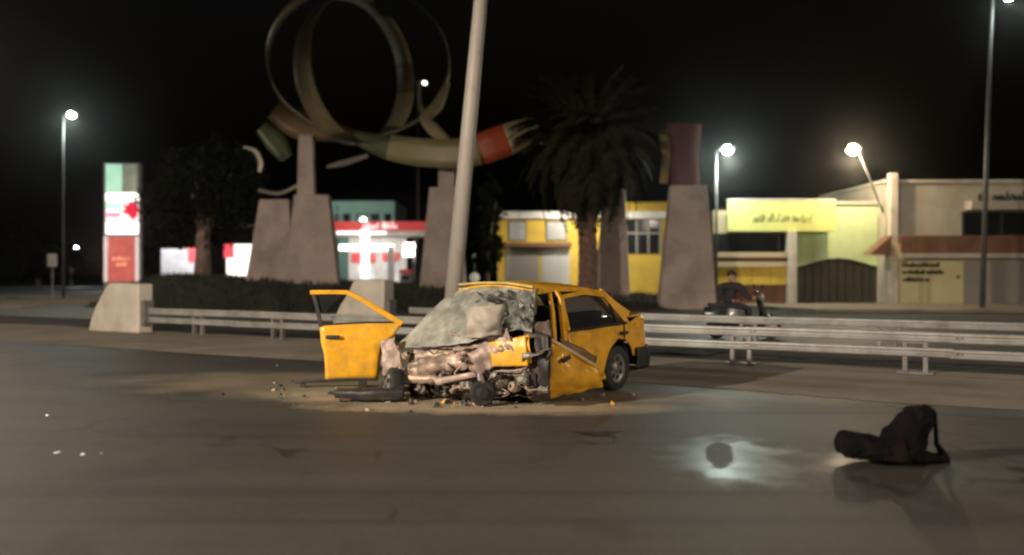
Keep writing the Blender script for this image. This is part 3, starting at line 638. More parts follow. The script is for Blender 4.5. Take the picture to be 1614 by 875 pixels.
# ------------------------------------------------------------------ fuel station on the left
M_lit = mat('lit_white_panel', (.9, .9, .88), .5, emit=(1, .97, .92), estr=1.2, var=.03)
M_litw = mat('lit_tube', (.9, .9, .88), .5, emit=(1, .98, .93), estr=2.2, var=.02)
M_litg = mat('lit_green_panel', (.6, .8, .65), .5, emit=(.5, .95, .68), estr=.35, var=.35, vscale=1.2)
M_litr = mat('lit_red_panel', (.7, .08, .08), .5, emit=(.9, .06, .09), estr=.45, var=.1)
M_litr2 = mat('lit_red_poster', (.6, .14, .10), .5, emit=(.75, .15, .13), estr=.26, var=.3, vscale=1.6)
M_red = mat('red_panel', (.60, .05, .05), .5, 0, .1, 2, emit=(.9, .07, .08), estr=.10)
M_lito = mat('lit_orange_print', (.9, .5, .3), .5, emit=(.95, .45, .25), estr=.35, var=.1)
D = 52; o = px(191, 430, D); e = empty('price_sign', (o.x, D, 0), 0, 'tall lit fuel station totem with white, red and green panels', 'sign')
def sq(x0, x1, y0, y1): return q(o.x, D, x0, x1, y0, y1)
a = sq(163, 220, 257, 445); MB().box(((a[0] + a[1]) / 2, .22, a[3] / 2), (a[1] - a[0], .4, a[3])).build('casing', mat('sign_casing', (.35, .33, .33), .5, .2, .1, 2), e, bevel=.02)
def pan(nm, x0, x1, y0, y1, m, y=-.01, par=None, th=.04):
    a = sq(x0, x1, y0, y1); return MB().box(((a[0] + a[1]) / 2, y, (a[2] + a[3]) / 2), (a[1] - a[0], th, a[3] - a[2])).build(nm, m, par or e)
pan('top_panel', 167, 192, 259, 302, M_litg); pan('top_panel', 193, 216, 259, 302, mat('lit_grey_panel', (.6, .6, .5), .5, emit=(.6, .68, .5), estr=.1, var=.5, vscale=1))
pan('price_panel', 167, 218, 304, 317, M_lit); lp_ = pan('logo_panel', 167, 218, 319, 348, mat('logo_ground', (.8, .8, .8), .5, emit=(1, .8, .8), estr=.6, var=.05)); pan('price_panel', 167, 218, 350, 369, M_lit)
pan('logo_stripe', 168, 192, 321, 329, mat('lit_mint', (.5, .8, .6), .5, emit=(.5, 1, .7), estr=.5, var=.05), -.05, lp_)
pan('logo_stripe', 168, 190, 336, 342, mat('lit_pink', (.8, .3, .4), .5, emit=(1, .25, .4), estr=.5, var=.05), -.05, lp_)
m = MB(); cx_, cz_ = (207 - CX) / F * D - o.x, CH + (HY - 332) / F * D
P_ = [(-.55, .45), (-.25, .28), (0, .5), (.35, .42), (.42, .1), (.36, -.35), (.1, -.55), (-.15, -.25), (-.5, -.1), (-.3, .1)]
m.prism([(cx_ + x_, -.075, cz_ + z_) for x_, z_ in P_], (0, .02, 0)); m.build('emblem', mat('lit_crimson', (.7, .02, .06), .5, emit=(.85, .01, .05), estr=.4, var=.05), lp_)
ps = pan('poster', 171, 212, 373, 444, M_litr2)
for k, (x0, x1, y0, y1) in enumerate(((178, 207, 404, 410), (184, 203, 414, 419))):
    a = sq(x0, x1, y0, y1); scribble(ps, M_lito, a[0], a[1], a[2], a[3] - a[2], -.045, 50 + k, .25)
for x0, x1 in ((164, 169.5), (213.5, 219)): pan('edge_strip', x0, x1, 373, 444, mat('lit_edge', (.8, .7, .7), .5, emit=(1, .75, .75), estr=.3, var=.1), -.02)
spot('lamp_light', (0, -1.5, 3), (0, -6, 0), 60, (1, .6, .55), e, 150)

D = 66; e, ex = facade('fuel_station', 'lit fuel station with red canopy fascia and white columns', D, 240, 700)
def S(nm, x0, x1, y0, y1, m, y=0, th=.3, par=None, bevel=0):
    a = q(ex, D, x0, x1, y0, y1); z0 = max(a[2], .05)
    return MB().box(((a[0] + a[1]) / 2, y, (z0 + a[3]) / 2), (a[1] - a[0], th, a[3] - z0)).build(nm, m, par or e, bevel=bevel)
cn = S('canopy', 430, 690, 350, 364, M_red, 3.0, 7.0)
S('canopy_edge', 430, 690, 364.5, 369, M_white, 3.0, 7.1)
a = q(ex, D, 575, 628, 351, 361); scribble(cn, mat('lit_lettering', (.9, .8, .8), .5, emit=(1, .75, .75), estr=.45, var=.05), a[0], a[1], a[2], a[3] - a[2], -.53, 77, .2)
S('fascia_light', 536, 622, 386, 395, M_litw, -.3, .12)
S('canopy_light', 534, 610, 366, 369.5, M_lit, -.6, .1)
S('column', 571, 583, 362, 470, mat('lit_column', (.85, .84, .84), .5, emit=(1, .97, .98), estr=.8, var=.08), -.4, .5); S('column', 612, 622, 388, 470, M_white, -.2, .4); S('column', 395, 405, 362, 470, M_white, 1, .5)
sh = S('shop_wall', 525, 625, 370, 470, M_white, 6.5, .3)
S('red_fascia', 530, 571, 396, 412, M_red, 6.2, .2); S('red_fascia', 584, 611, 396, 409, M_red, 6.2, .2)
for x0, x1 in ((540, 552), (554, 569), (586, 598), (600, 610)): S('shop_window', x0, x1, 416, 466, mat('lit_window', (.6, .6, .62), .3, emit=(.95, .95, 1), estr=.10, var=.4, vscale=1.2), 6.3, .06)
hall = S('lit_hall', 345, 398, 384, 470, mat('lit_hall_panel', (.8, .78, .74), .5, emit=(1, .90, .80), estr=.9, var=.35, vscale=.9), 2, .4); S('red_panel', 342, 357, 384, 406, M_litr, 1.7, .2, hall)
hall2 = S('side_wall', 222, 297, 390, 470, mat('side_wall_render', (.62, .60, .60), .7, 0, .2, .8), 4, .4); S('red_panel', 268, 296, 389, 410, M_litr, 3.7, .15, hall2)
for x0, y0 in ((646, 388), (645, 400)):
    hd = S('floodlight', x0 - 8, x0 + 8, y0 - 4, y0 + 4, M_lens_dim, -.4, .2)
S('floodlight_post', 651, 655, 380, 470, M_post, -.1, .2)
MB().box((-1.5, -.2, 5.0), (6, .2, .06)).build('light_rail', M_post, e)
spot('lamp_light', (q(ex, D, 560, 561, 370, 371)[0], 1.5, 4.2), (q(ex, D, 560, 561, 370, 371)[0], 4, 0), 420, (1, .95, .9), e, 170)
spot('lamp_light', (q(ex, D, 270, 271, 370, 371)[0], .5, 5.2), (q(ex, D, 270, 271, 370, 371)[0], 4, 0), 700, (.95, .95, 1), e, 170)
spot('lamp_light', (q(ex, D, 560, 561, 370, 371)[0], -4, 6.2), (q(ex, D, 585, 586, 370, 371)[0], 0, 5.0), 180, (1, .8, .75), e, 120)
for k, xx in enumerate((505, 640)):
    p = px(xx, 450, 63); f_ = empty('fuel_pump', (p.x, 63, .04), 0, ['red and white fuel pump behind the paired pylons', 'red and white fuel pump under the floodlight post'][k], 'fuel pump', 'fuel pumps on the forecourt')
    MB().box((0, 0, .7), (.8, .5, 1.4)).build('cabinet', M_white, f_, bevel=.03); MB().box((0, 0, 1.55), (.85, .55, .28)).build('header', M_red, f_, bevel=.02)
    MB().box((0, -.27, 1.1), (.5, .03, .3)).build('display', M_dark, f_); MB().tube([(.42, -.1, 1.2), (.6, -.1, .6), (.5, -.1, .3), (.42, -.1, .9)], .025, 6).build('hose', M_rubber, f_, smooth=True)
D = 88; e, ex = facade('teal_building', 'pale teal building with dark windows beyond the fuel station', D, 500, 640)
M_teal = mat('teal_render', (.28, .40, .34), .85, 0, .12, .4)
a = q(ex, D, 505, 622, 317, 430); MB().box(((a[0] + a[1]) / 2, 5, a[3] / 2), (a[1] - a[0], 10, a[3])).build('wall', M_teal, e)
for x0, x1 in ((528, 534), (541, 552), (561, 580), (584, 598), (606, 616)):
    a = q(ex, D, x0, x1, 337, 349); MB().box(((a[0] + a[1]) / 2, -.02, (a[2] + a[3]) / 2), (a[1] - a[0], .08, a[3] - a[2])).build('window', M_glass, e)
spot('lamp_light', (-1, -7, 7.2), (0, 0, 6), 800, (.8, 1, .9), e, 140); MB().tube([(-1, -7, 0), (-1, -7, 7.4)], .08, 8).build('floodlight_post', M_post, e); MB().box((-1, -7, 7.45), (.4, .3, .12)).build('floodlight', M_head, e)

# small road sign at far left, globe lamp
p = px(83, 466, 46); e = empty('road_sign', (p.x, 46, 0), 0, 'small grey road sign on a thin post beside the tall left lamp', 'sign')
MB().tube([(0, 0, 0), (0, 0, 2.5)], .035, 8).build('post', M_post, e); MB().box((0, -.05, 2.15), (.5, .03, .65)).build('plate', M_steel, e, bevel=.01)
p = px(748, 450, 44); zb = mound_z(p.x, 44); e = empty('globe_lamp', (p.x, 44, zb - .02), 0, 'short white globe lamp behind the leaning post', 'lamp')
zg = CH + (HY - 437) / F * 44 - zb
MB().tube([(0, 0, 0), (0, 0, zg + .1)], .06, 8).build('post', M_pole, e); MB().lathe((0, 0, zg), (0, 0, 1), [(-.26, .01), (-.2, .17), (0, .26), (.2, .17), (.26, .01)], 14).build('globe', mat('globe_glass', (.8, .78, .65), .4, emit=(1, .93, .7), estr=.12, var=.3), e, smooth=True)
MB().tube([(0, 0, zg + .2), (0, 0, zg + 1.0)], .025, 6).build('finial_rod', M_pole, e); MB().lathe((0, 0, zg + 1.02), (0, 0, 1), [(-.13, .01), (-.09, .09), (0, .13), (.09, .09), (.13, .01)], 10).build('upper_globe', MATS['globe_glass'], e, smooth=True)

# ------------------------------------------------------------------ crashed yellow taxi
CAR = Vector((.73, 11.77, 0)); CA = R(232)
car = empty('crashed_taxi', CAR, CA, 'wrecked yellow saloon car with crushed front and doors hanging open', 'car')
Rc = Matrix.Rotation(-CA, 3, 'Z')
def loc(x, y, d): return Rc @ (px(x, y, d) - CAR)
def fr(x, y, off=0.0): return loc(x, y, 10.75 - (x - 610) / 250 * .95 - off)     # pixel on the crushed front
def side_y(z, x=0):                                 # body section: half width at height z
    k = max(0, 1 - abs(z - .55) / .55); base = .775 + .045 * k ** .7
    if x < -.45: base -= .13 * ((-.45 - x) / .4) ** 2
    return base if z < .9 else base - (z - .9) * .36
def arch_z(x, c=0.0, r=.36, zc=.30, sill=.21):
    if x < -.33: return .42
    d = r * r - (x - c) ** 2; return max(sill, zc + math.sqrt(d)) if d > 0 else sill
def belt_z(x): return .80 + .03 * (1.15 - x) if x > -.2 else .84 + .10 * min(1, (-.2 - x) / .3)
def side_panel(name, x0, x1, sgn, parent, m, bot=arch_z, top=belt_z, nx=16, nz=9, dent=0, seed=0, extra=None):
    rows = []
    for j in range(nz + 1):
        r = []
        for i in range(nx + 1):
            x = x0 + (x1 - x0) * i / nx; zb = bot(x); zt = top(x); z = zb + (zt - zb) * j / nz; y = side_y(z, x)
            if abs(z - .62) < .035: y += .006
            p = Vector((x, sgn * y, z))
            if dent: p += Vector((0, sgn * dent * noise.noise(p * 3.1 + Vector((seed, 0, 0))), dent * .4 * noise.noise(p * 2.3 + Vector((0, seed, 0)))))
            if extra: p = extra(p)
            r.append(p)
        rows.append(r)
    vs = [tuple(p) for r in rows for p in r]; w = nx + 1
    fs = [(j * w + i, j * w + i + 1, (j + 1) * w + i + 1, (j + 1) * w + i) for j in range(nz) for i in range(nx)]
    me = bpy.data.meshes.new(name); me.from_pydata(vs, [], fs); me.update()
    return link(name, me, m, parent, smooth=True, solid=.012)
def bar(name, pts, w, t, parent, m, out=Vector((0, 1, 0))):   # flat pillar strip
    pts = [Vector(p) for p in pts]; vs = []; fs = []
    for i, p in enumerate(pts):
        d = (pts[min(i + 1, len(pts) - 1)] - pts[max(i - 1, 0)]).normalized(); s = d.cross(out).normalized() * (w[i] if isinstance(w, list) else w) / 2; o = out * t / 2
        vs += [p - s - o, p + s - o, p + s + o, p - s + o]
    for i in range(len(pts) - 1):
        for k in range(4): fs.append((4 * i + k, 4 * i + (k + 1) % 4, 4 * i + 4 + (k + 1) % 4, 4 * i + 4 + k))
    n = 4 * (len(pts) - 1); fs += [(3, 2, 1, 0), (n, n + 1, n + 2, n + 3)]
    return MB().add(vs, fs).build(name, m, parent, bevel=.008)
M_seal = mat('door_seal', (.012, .012, .012), .7, 0, .1, 3)
# --- left flank: quarter panel, rear door
side_panel('quarter_panel', -.82, -.135, 1, car, M_paint, nx=14, dent=.012, seed=3)
def rd_bot(x): return max(arch_z(x), .21 + .16 * max(0, (x - .35)) ** 1.0 + (.10 if x > .9 else 0) * (x - .9) / .25)
rdoor = side_panel('rear_door', -.128, 1.16, 1, car, M_paint, bot=rd_bot, nx=22, dent=.03, seed=9)
rdoor['label'] = 'dented yellow rear door with dark window'
yb = lambda z: side_y(z)
wz0, wz1 = .80, 1.22
Wp = [(1.14, .82), (1.09, 1.20), (.60, 1.255), (.16, 1.215), (-.19, .86)]      # window outline x,z
P3 = [Vector((x, side_y(z) + .004, z)) for x, z in Wp]
bar('window_frame', [P3[0], P3[1]], .055, .03, rdoor, M_paint); bar('window_frame', [P3[1] + Vector((.02, 0, .012)), P3[2], P3[3], P3[4] + Vector((-.03, 0, -.02))], [.05, .05, .052, .06], .032, rdoor, M_paint)
bar('window_sill', [P3[0], P3[0].lerp(P3[4], .5), P3[4]], .03, .034, rdoor, M_seal)
bar('quarter_pillar', [Vector((.02, side_y(.83) + .002, .83)), Vector((.08, side_y(1.15), 1.15))], .035, .028, rdoor, M_seal)
M_carglass = mat('car_glass', (.45, .47, .47), .02, 0, .1, 2, spec=.7)
b_ = M_carglass.node_tree.nodes['Principled BSDF']; b_.inputs['Transmission Weight'].default_value = .96; b_.inputs['IOR'].default_value = 1.1
me = bpy.data.meshes.new('pane'); me.from_pydata([tuple(Vector((x, side_y(z) - .018, z))) for x, z in Wp], [], [(0, 1, 2, 3, 4)]); link('pane', me, M_carglass, rdoor)
MB().box((-.06, .845, .735), (.17, .035, .04)).build('handle', M_black, rdoor, bevel=.01)
# --- right flank (mostly hidden), pillars, roof
side_panel('quarter_panel', -.82, -.135, -1, car, M_paint, nx=14, dent=.012, seed=6); rr_ = side_panel('rear_door', -.128, 1.16, -1, car, M_paint, nx=18, dent=.02, seed=12)
Q3 = [Vector((p.x, -p.y, p.z)) for p in P3]
bar('window_frame', [Q3[0], Q3[1], Q3[2], Q3[3], Q3[4]], .055, .03, rr_, M_paint)
bar('pillar', [(1.17, .76, .25), (1.18, .785, .75), (1.15, .70, 1.20), (1.13, .62, 1.285)], [.12, .11, .085, .08], .05, car, M_paint)
bar('pillar', [(1.17, -.76, .25), (1.18, -.785, .75), (1.15, -.70, 1.20), (1.13, -.62, 1.285)], [.12, .11, .085, .08], .05, car, M_paint)
bar('pillar', [(1.28, .70, .35), (1.31, .72, .75), (1.27, .665, 1.05), (1.24, .60, 1.27)], [.05, .06, .06, .05], .04, car, M_paint)
bar('pillar', [(1.47, .575, 1.315), (1.66, .66, 1.10), (1.80, .72, .86)], [.05, .055, .08], .05, car, mat('burnt_pillar', (.16, .10, .04), .6, 0, .4, 8))
bar('pillar', [(1.44, -.56, 1.29), (1.66, -.60, .98), (1.85, -.66, .72)], [.05, .05, .06], .05, car, M_seal)
rows = []
for x, zc, hw in ((1.50, 1.345, .565), (1.30, 1.385, .585), (.95, 1.395, .60), (.5, 1.375, .60), (.12, 1.325, .575)):
    rows.append([Vector((x + .02 * (1 - abs(y)), y * hw, zc - .055 * abs(y) ** 2.2 - (.02 * max(0, y)))) for y in (-1, -.6, -.2, .2, .6, 1)])
rf = sheet('roof', rows, M_paint, car, solid=.02, nu=20, nv=20, amp=.008, freq=2.5, seed=2, ridge=False)
bar('roof_rail', [(1.50, .575, 1.27), (1.15, .60, 1.30), (.6, .615, 1.295), (.12, .59, 1.25)], .05, .035, rf, M_paint); bar('roof_rail', [(1.50, -.575, 1.29), (1.15, -.60, 1.31), (.6, -.615, 1.305), (.12, -.59, 1.26)], .05, .035, rf, M_paint)
# --- rear window, boot, bumper
sheet('rear_window', [[(.12, -.56, 1.27), (.11, 0, 1.31), (.12, .56, 1.26)], [(-.36, -.66, .93), (-.40, 0, .96), (-.36, .66, .93)]], M_carglass, car, solid=.006, nu=8, nv=6)
bar('pillar', [(.12, .585, 1.26), (-.14, .64, 1.08), (-.38, .70, .93)], [.09, .11, .15], .04, car, M_paint); bar('pillar', [(.12, -.585, 1.26), (-.14, -.64, 1.08), (-.38, -.70, .93)], [.09, .11, .15], .04, car, M_paint)
boot = sheet('boot_lid', [[(-.34, -.76, .925), (-.38, 0, .965), (-.34, .76, .925)], [(-.68, -.715, .935), (-.74, 0, .975), (-.68, .715, .935)], [(-.82, -.66, .92), (-.88, 0, .94), (-.82, .66, .92)], [(-.84, -.655, .55), (-.92, 0, .55), (-.84, .655, .55)]], M_paint, car, solid=.015, nu=14, nv=14, amp=.006, freq=3, seed=5, ridge=False)
MB().box((-.83, .57, .78), (.06, .2, .2)).build('tail_light', mat('red_lens', (.35, .02, .015), .2, 0, .1, 3), car, bevel=.02); MB().box((-.83, -.57, .78), (.06, .2, .2)).build('tail_light', MATS['red_lens'], car, bevel=.02)
m = MB(); prof = [(-.36, .845, 0), (-.62, .83, 0), (-.84, .74, 0), (-.93, .45, 0), (-.96, 0, 0), (-.93, -.45, 0), (-.84, -.74, 0), (-.62, -.83, 0), (-.36, -.845, 0)]
sheet('rear_bumper', [[Vector((x, y, .53)) for x, y, _ in prof], [Vector((x * 1.02, y * 1.02, .40)) for x, y, _ in prof], [Vector((x, y, .24)) for x, y, _ in prof]], M_black, car, solid=.02, nu=26, nv=6, amp=.008, freq=5, seed=3)
# --- floor, interior
MB().box((.55, 0, .235), (2.3, 1.44, .05)).build('floor_pan', M_oily, car)
sheet('sill', [[(.30, .74, .26), (.8, .76, .26), (1.3, .72, .30)], [(.30, .76, .17), (.8, .78, .17), (1.3, .73, .20)]], M_paint, car, solid=.05, nu=12, nv=4, amp=.015, freq=5, seed=4)
def seat_(x, y, tilt):
    s = MB().box((x, y, .42), (.5, .5, .18)).build('seat', M_fabric, car, bevel=.05)
    MB().box((x - .26, y, .78), (.14, .48, .62), Matrix.Rotation(R(tilt), 3, 'Y')).build('backrest', M_fabric, s, bevel=.05); MB().box((x - .33, y, 1.15), (.09, .26, .16)).build('headrest', M_fabric, s, bevel=.03)
seat_(1.12, .36, -12); seat_(1.12, -.36, -14)
MB().box((.32, 0, .45), (.5, 1.2, .2)).build('rear_bench', M_fabric, car, bevel=.05); MB().box((.05, 0, .78), (.14, 1.2, .56), Matrix.Rotation(R(-16), 3, 'Y')).build('rear_backrest', M_fabric, car, bevel=.05)
sheet('dashboard', [[(1.62, -.66, .82), (1.6, 0, .84), (1.58, .66, .82)], [(1.55, -.66, .70), (1.48, 0, .72), (1.5, .66, .68)], [(1.62, -.66, .45), (1.6, 0, .42), (1.6, .66, .42)]], M_black, car, solid=.03, nu=14, nv=10, amp=.03, freq=4, seed=8)
tw = [Vector((1.42 + .06 * math.sin(t), .36 + .18 * math.cos(t), .80 + .17 * math.sin(t))) for t in [k * math.pi / 10 for k in range(21)]]
stw = MB().tube(tw, .014, 6, cap=False).build('steering_wheel', M_black, car, smooth=True); MB().tube([(1.40, .36, .80), (1.6, .36, .70)], .03, 8).build('steering_column', M_black, stw)
# --- wheels
def wheel(c, ax, r=.285, w=.185, name='wheel', flat=0):
    ax = Vector(ax).normalized(); c = Vector(c)
    prof = [(-w / 2, r * .66), (-w / 2, r * .93), (-w * .36, r), (w * .36, r), (w / 2, r * .93), (w / 2, r * .66)]
    e = MB().lathe(c, ax, prof, 28).build(name, M_rubber, car, smooth=True)
    rim = MB().lathe(c, ax, [(w * .40, r * .68), (w * .47, r * .66), (w * .33, r * .58), (w * .30, r * .2), (w * .40, r * .14), (w * .41, .001)], 24).build('rim', M_rim, e, smooth=True)
    MB().lathe(c, ax, [(-w * .3, r * .68), (-w * .25, .001)], 20).build('inner_disc', M_oily, e)
    up = Vector((0, 0, 1)) if abs(ax.z) < .9 else Vector((1, 0, 0)); a = ax.cross(up).normalized(); b2 = a.cross(ax)
    for k in range(7):
        t = k * 2 * math.pi / 7; p = c + ax * w * .335 + (a * math.cos(t) + b2 * math.sin(t)) * r * .42
        MB().lathe(p, ax, [(0, .032), (.006, .03), (.006, .0005)], 8).build('vent_hole', M_black, rim)
    return e
wheel((0, .70, .285), (0, 1, 0)); wheel((0, -.70, .285), (0, -1, 0))
sheet('wheel_housing', [[Vector((.36 * math.cos(t), y, .31 + .37 * math.sin(t))) for t in [math.pi * k / 8 for k in range(9)]] for y in (.74, .45)], M_black, car, nu=16, nv=3, solid=.01)
# --- right front door, swung open
hx = loc(638, 560, 10.95); D0 = 10.95
def dpt(x, y): return loc(x, y, 10.95 - (638 - x) / 138 * .12)
dm = bpy.data.meshes.new('front_door')
outl_top = [(505, 515), (538, 509), (590, 508), (634, 507)]; outl_bot = [(520, 590), (520, 597), (560, 597), (592, 597)]
left = [(504, 514), (507, 540), (512, 562), (513, 598)]; right = [(636, 507), (622, 528), (603, 548), (596, 597)]
rows = []; nr = 12
for j in range(nr + 1):
    t = j / nr; a = spl([Vector((x, y, 0)) for x, y in left], t); b = spl([Vector((x, y, 0)) for x, y in right], t)
    r_ = []
    for i in range(15):
        p2 = a.lerp(b, i / 14); P = dpt(p2.x, p2.y); k = math.sin(math.pi * min(1, max(0, t))) * .035
        wd = Rc @ Vector((0, -1, 0)); P = P + wd * (k + .01 * noise.noise(P * 4) + (.008 if .32 < t < .4 else 0)); r_.append(P)
    rows.append(r_)
vs = [tuple(p) for r_ in rows for p in r_]; fs = [(j * 15 + i, j * 15 + i + 1, (j + 1) * 15 + i + 1, (j + 1) * 15 + i) for j in range(nr) for i in range(14)]
dm.from_pydata(vs, [], fs); dm.update(); fd = link('front_door', dm, M_paint, car, smooth=True, solid=.014); fd['label'] = 'intact yellow front door swung wide open'
ow = Rc @ Vector((0, -1, 0)); iw = Rc @ Vector((0, 1, 0))
inn = [[p + iw * .075 for p in r_[1:-1:2]] for r_ in rows[1:-1:2]]
sheet('door_lining', inn, M_black, fd, nu=8, nv=8, solid=.05)
bar('window_frame', [dpt(489, 461), dpt(520, 460.5), dpt(547, 461), dpt(568, 471), dpt(634, 511)], [.055, .055, .055, .06, .075], .035, fd, M_paint, out=ow)
bar('window_frame', [dpt(494, 463), dpt(500, 485), dpt(506, 516)], .05, .03, fd, M_black, out=ow)
bar('window_sill', [dpt(506, 512), dpt(570, 508.5), dpt(632, 508)], .022, .03, fd, M_seal, out=ow)
me = bpy.data.meshes.new('pane'); me.from_pydata([tuple(dpt(x, y) + iw * .01) for x, y in ((497, 464), (543, 464), (530, 474), (512, 492), (503, 494))], [], [(0, 1, 2, 3, 4)]); link('pane', me, mat('broken_glass', (.02, .022, .022), .15, 0, .3, 5), fd, solid=.005)
pm = dpt(526, 531); MB().box(pm + ow * .055, (.17, .04, .045), Matrix.Rotation(-CA, 3, 'Z')).build('handle', M_black, fd, bevel=.012)
MB().box(dpt(512, 598) * .5 + dpt(596, 598) * .5, ((dpt(512, 598) - dpt(596, 598)).length, .07, .03), Matrix.Rotation(-CA, 3, 'Z')).build('door_bottom', M_seal, fd)
# --- left front door, torn and folded down along the flank
g0 = [loc(857, 527, 10.05), loc(880, 541, 10.12), loc(912, 562, 10.35), loc(940, 577, 10.55)]
g1 = [loc(860, 560, 10.0), loc(886, 566, 10.0), loc(915, 578, 10.25), loc(946, 590, 10.5)]
g2 = [loc(864, 600, 10.05), loc(890, 602, 10.05), loc(920, 600, 10.3), loc(950, 602, 10.55)]
g3 = [loc(867, 628, 10.22), loc(892, 624, 10.3), loc(922, 617, 10.45), loc(951, 611, 10.62)]
fl_ = sheet('crumpled_door', [g0, g1, g2, g3], M_paint, car, solid=.015, nu=22, nv=20, amp=.022, freq=4.5, seed=21); fl_['label'] = 'torn yellow front door folded against the flank'
bar('door_edge', [loc(846, 523, 10.0), loc(868, 536, 10.02), loc(905, 557, 10.22), loc(938, 577, 10.5)], [.05, .04, .04, .03], .05, fl_, mat('torn_edge', (.55, .42, .22), .5, .1, .2, 8))
hp = loc(893, 566, 9.94); MB().box(hp, (.15, .03, .05), Matrix.Rotation(R(18), 3, 'Y')).build('handle', M_black, fl_, bevel=.01)
sheet('folded_trim', [[loc(884, 533, 10.25), loc(910, 545, 10.4), loc(940, 562, 10.65)], [loc(884, 548, 10.25), loc(910, 560, 10.35), loc(940, 573, 10.6)]], mat('brown_trim', (.16, .09, .03), .6, 0, .4, 6), fl_, nu=12, nv=6, amp=.02, freq=7, seed=2)
# --- crazed windscreen slumped over the front
ws = sheet('windscreen', [[(1.46, -.555, 1.315), (1.49, 0, 1.345), (1.46, .555, 1.30)], [(1.62, -.69, 1.18), (1.66, -.03, 1.22), (1.57, .58, 1.19)], [(1.80, -.86, .96), (1.85, -.04, 1.01), (1.68, .62, 1.05)], [(2.12, -1.10, .575), (2.09, .02, .70), (1.80, .66, .90)]], M_shatter, car, solid=.008, nu=40, nv=40, amp=.013, freq=3.4, seed=13)
sheet('crumpled_glass', [[loc(752, 462, 10.25), loc(800, 458, 10.1), loc(842, 458, 10.0)], [loc(765, 474, 10.12), loc(805, 472, 9.98), loc(842, 478, 9.92)], [loc(792, 484, 9.98), loc(815, 494, 9.9), loc(840, 505, 9.86)], [loc(796, 515, 9.95), loc(818, 520, 9.88), loc(838, 524, 9.84)]], mat('crushed_glass', (.14, .145, .13), .35, 0, .45, 14, .5, 50), ws, solid=.006, smooth=False, nu=22, nv=22, amp=.05, freq=7, seed=3)
ws['label'] = 'grey crazed windscreen slumped over the crushed bonnet'
bar('roof_edge', [(1.51, -.57, 1.355), (1.54, -.2, 1.38), (1.54, .2, 1.38), (1.51, .57, 1.335)], .028, .04, rf, mat('faded_yellow', (.45, .36, .10), .5, 0, .2, 5), out=Vector((1, 0, 0)))
rn = random.Random(6)
for k in range(9):                                   # loose flaps of glass near the right pillar
    x = 752 + rn.uniform(0, 84); y = 458 + rn.uniform(0, 56); d = 10.0 - (x - 780) / 250; s = rn.uniform(7, 17)
    a = [(x + rn.uniform(-s, s), y + rn.uniform(-s * .8, s * .8)) for _ in range(3)]
    sheet('glass_flap', [[loc(a[0][0], a[0][1], d), loc(a[1][0], a[1][1], d - .05)], [loc(a[2][0], a[2][1], d - .08), loc(a[1][0] + 5, a[2][1] + 6, d - .02)]], [M_shatter, M_oily][k % 3 == 0], ws, nu=5, nv=5, amp=.02, freq=8, seed=k)
M_bag = mat('pale_bonnet_metal', (.36, .32, .27), .6, 0, .15, 4, dirt=(.3, .25, .2), dirt_amt=.5)
sheet('folded_panel', [[loc(738, 484, 10.06), loc(762, 481, 9.92), loc(790, 480, 9.95), loc(797, 488, 10.1)], [loc(737, 505, 10.0), loc(762, 504, 9.84), loc(788, 503, 9.86), loc(794, 510, 10.1)], [loc(735, 534, 10.06), loc(760, 532, 9.92), loc(785, 528, 9.92), loc(790, 528, 10.1)]], M_bag, car, solid=.01, nu=18, nv=16, amp=.03, freq=5, seed=31)
# --- crushed front structure
def F4(name, quad, m, amp=.03, freq=6, seed=1, off=0.0, nu=16, nv=10, solid=.012, curve=.06):
    a, b, c, d = quad; rows = []
    for t in (0, .5, 1):
        L_ = Vector(a).lerp(Vector(d), t); R_ = Vector(b).lerp(Vector(c), t); r_ = []
        for s in (0, .33, .66, 1): p = L_.lerp(R_, s); r_.append(fr(p.x, p.y, off + curve * math.sin(math.pi * t)))
        rows.append(r_)
    return sheet(name, rows, m, car, solid=solid, nu=nu, nv=nv, amp=amp, freq=freq, seed=seed)
F4('radiator_panel', ((652, 551), (742, 543), (760, 566), (655, 575)), M_bare, .02, 7, 41, -.05, 24, 10)
F4('front_panel', ((640, 572), (806, 530), (808, 560), (648, 606)), M_bare, .035, 6, 42, .05, 30, 14)
F4('fender', ((600, 540), (622, 530), (640, 596), (604, 606)), M_pink, .035, 7, 43, .06)
F4('inner_wing', ((736, 546), (800, 518), (812, 556), (756, 592)), M_pink, .035, 7, 44, .09)
F4('crossmember', ((682, 598), (748, 586), (752, 594), (690, 606)), M_pink, .012, 6, 45, .16, 14, 4, .03, .02)
F4('bumper_beam', ((612, 590), (690, 592), (690, 604), (618, 606)), M_bare, .02, 8, 46, .12, 16, 5, .02, .03)
F4('fender', ((770, 540), (828, 529), (832, 577), (776, 578)), M_paint, .010, 5, 47, .12, 16, 12, .01, .03)
F4('fender_edge', ((806, 534), (834, 527), (838, 572), (812, 578)), M_paint, .012, 6, 48, .05)
F4('wheel_housing', ((826, 512), (868, 505), (866, 622), (832, 628)), mat('scorched_metal', (.085, .058, .042), .7, .2, .5, 7, .3, 30), .03, 7, 49, -.06, 14, 22)
F4('wing_liner', ((842, 520), (864, 528), (866, 612), (850, 618)), M_black, .03, 8, 50, .02)
F4('apron', ((760, 576), (834, 574), (836, 612), (768, 618)), M_oily, .04, 8, 51, -.02)
F4('undertray', ((640, 600), (770, 598), (768, 628), (646, 628)), M_oily, .05, 6, 52, -.08)
eng = MB().box(fr(700, 575, -.32), (.55, .7, .34), Matrix.Rotation(R(12), 3, 'Z')).build('engine_block', M_oily, car, bevel=.05)
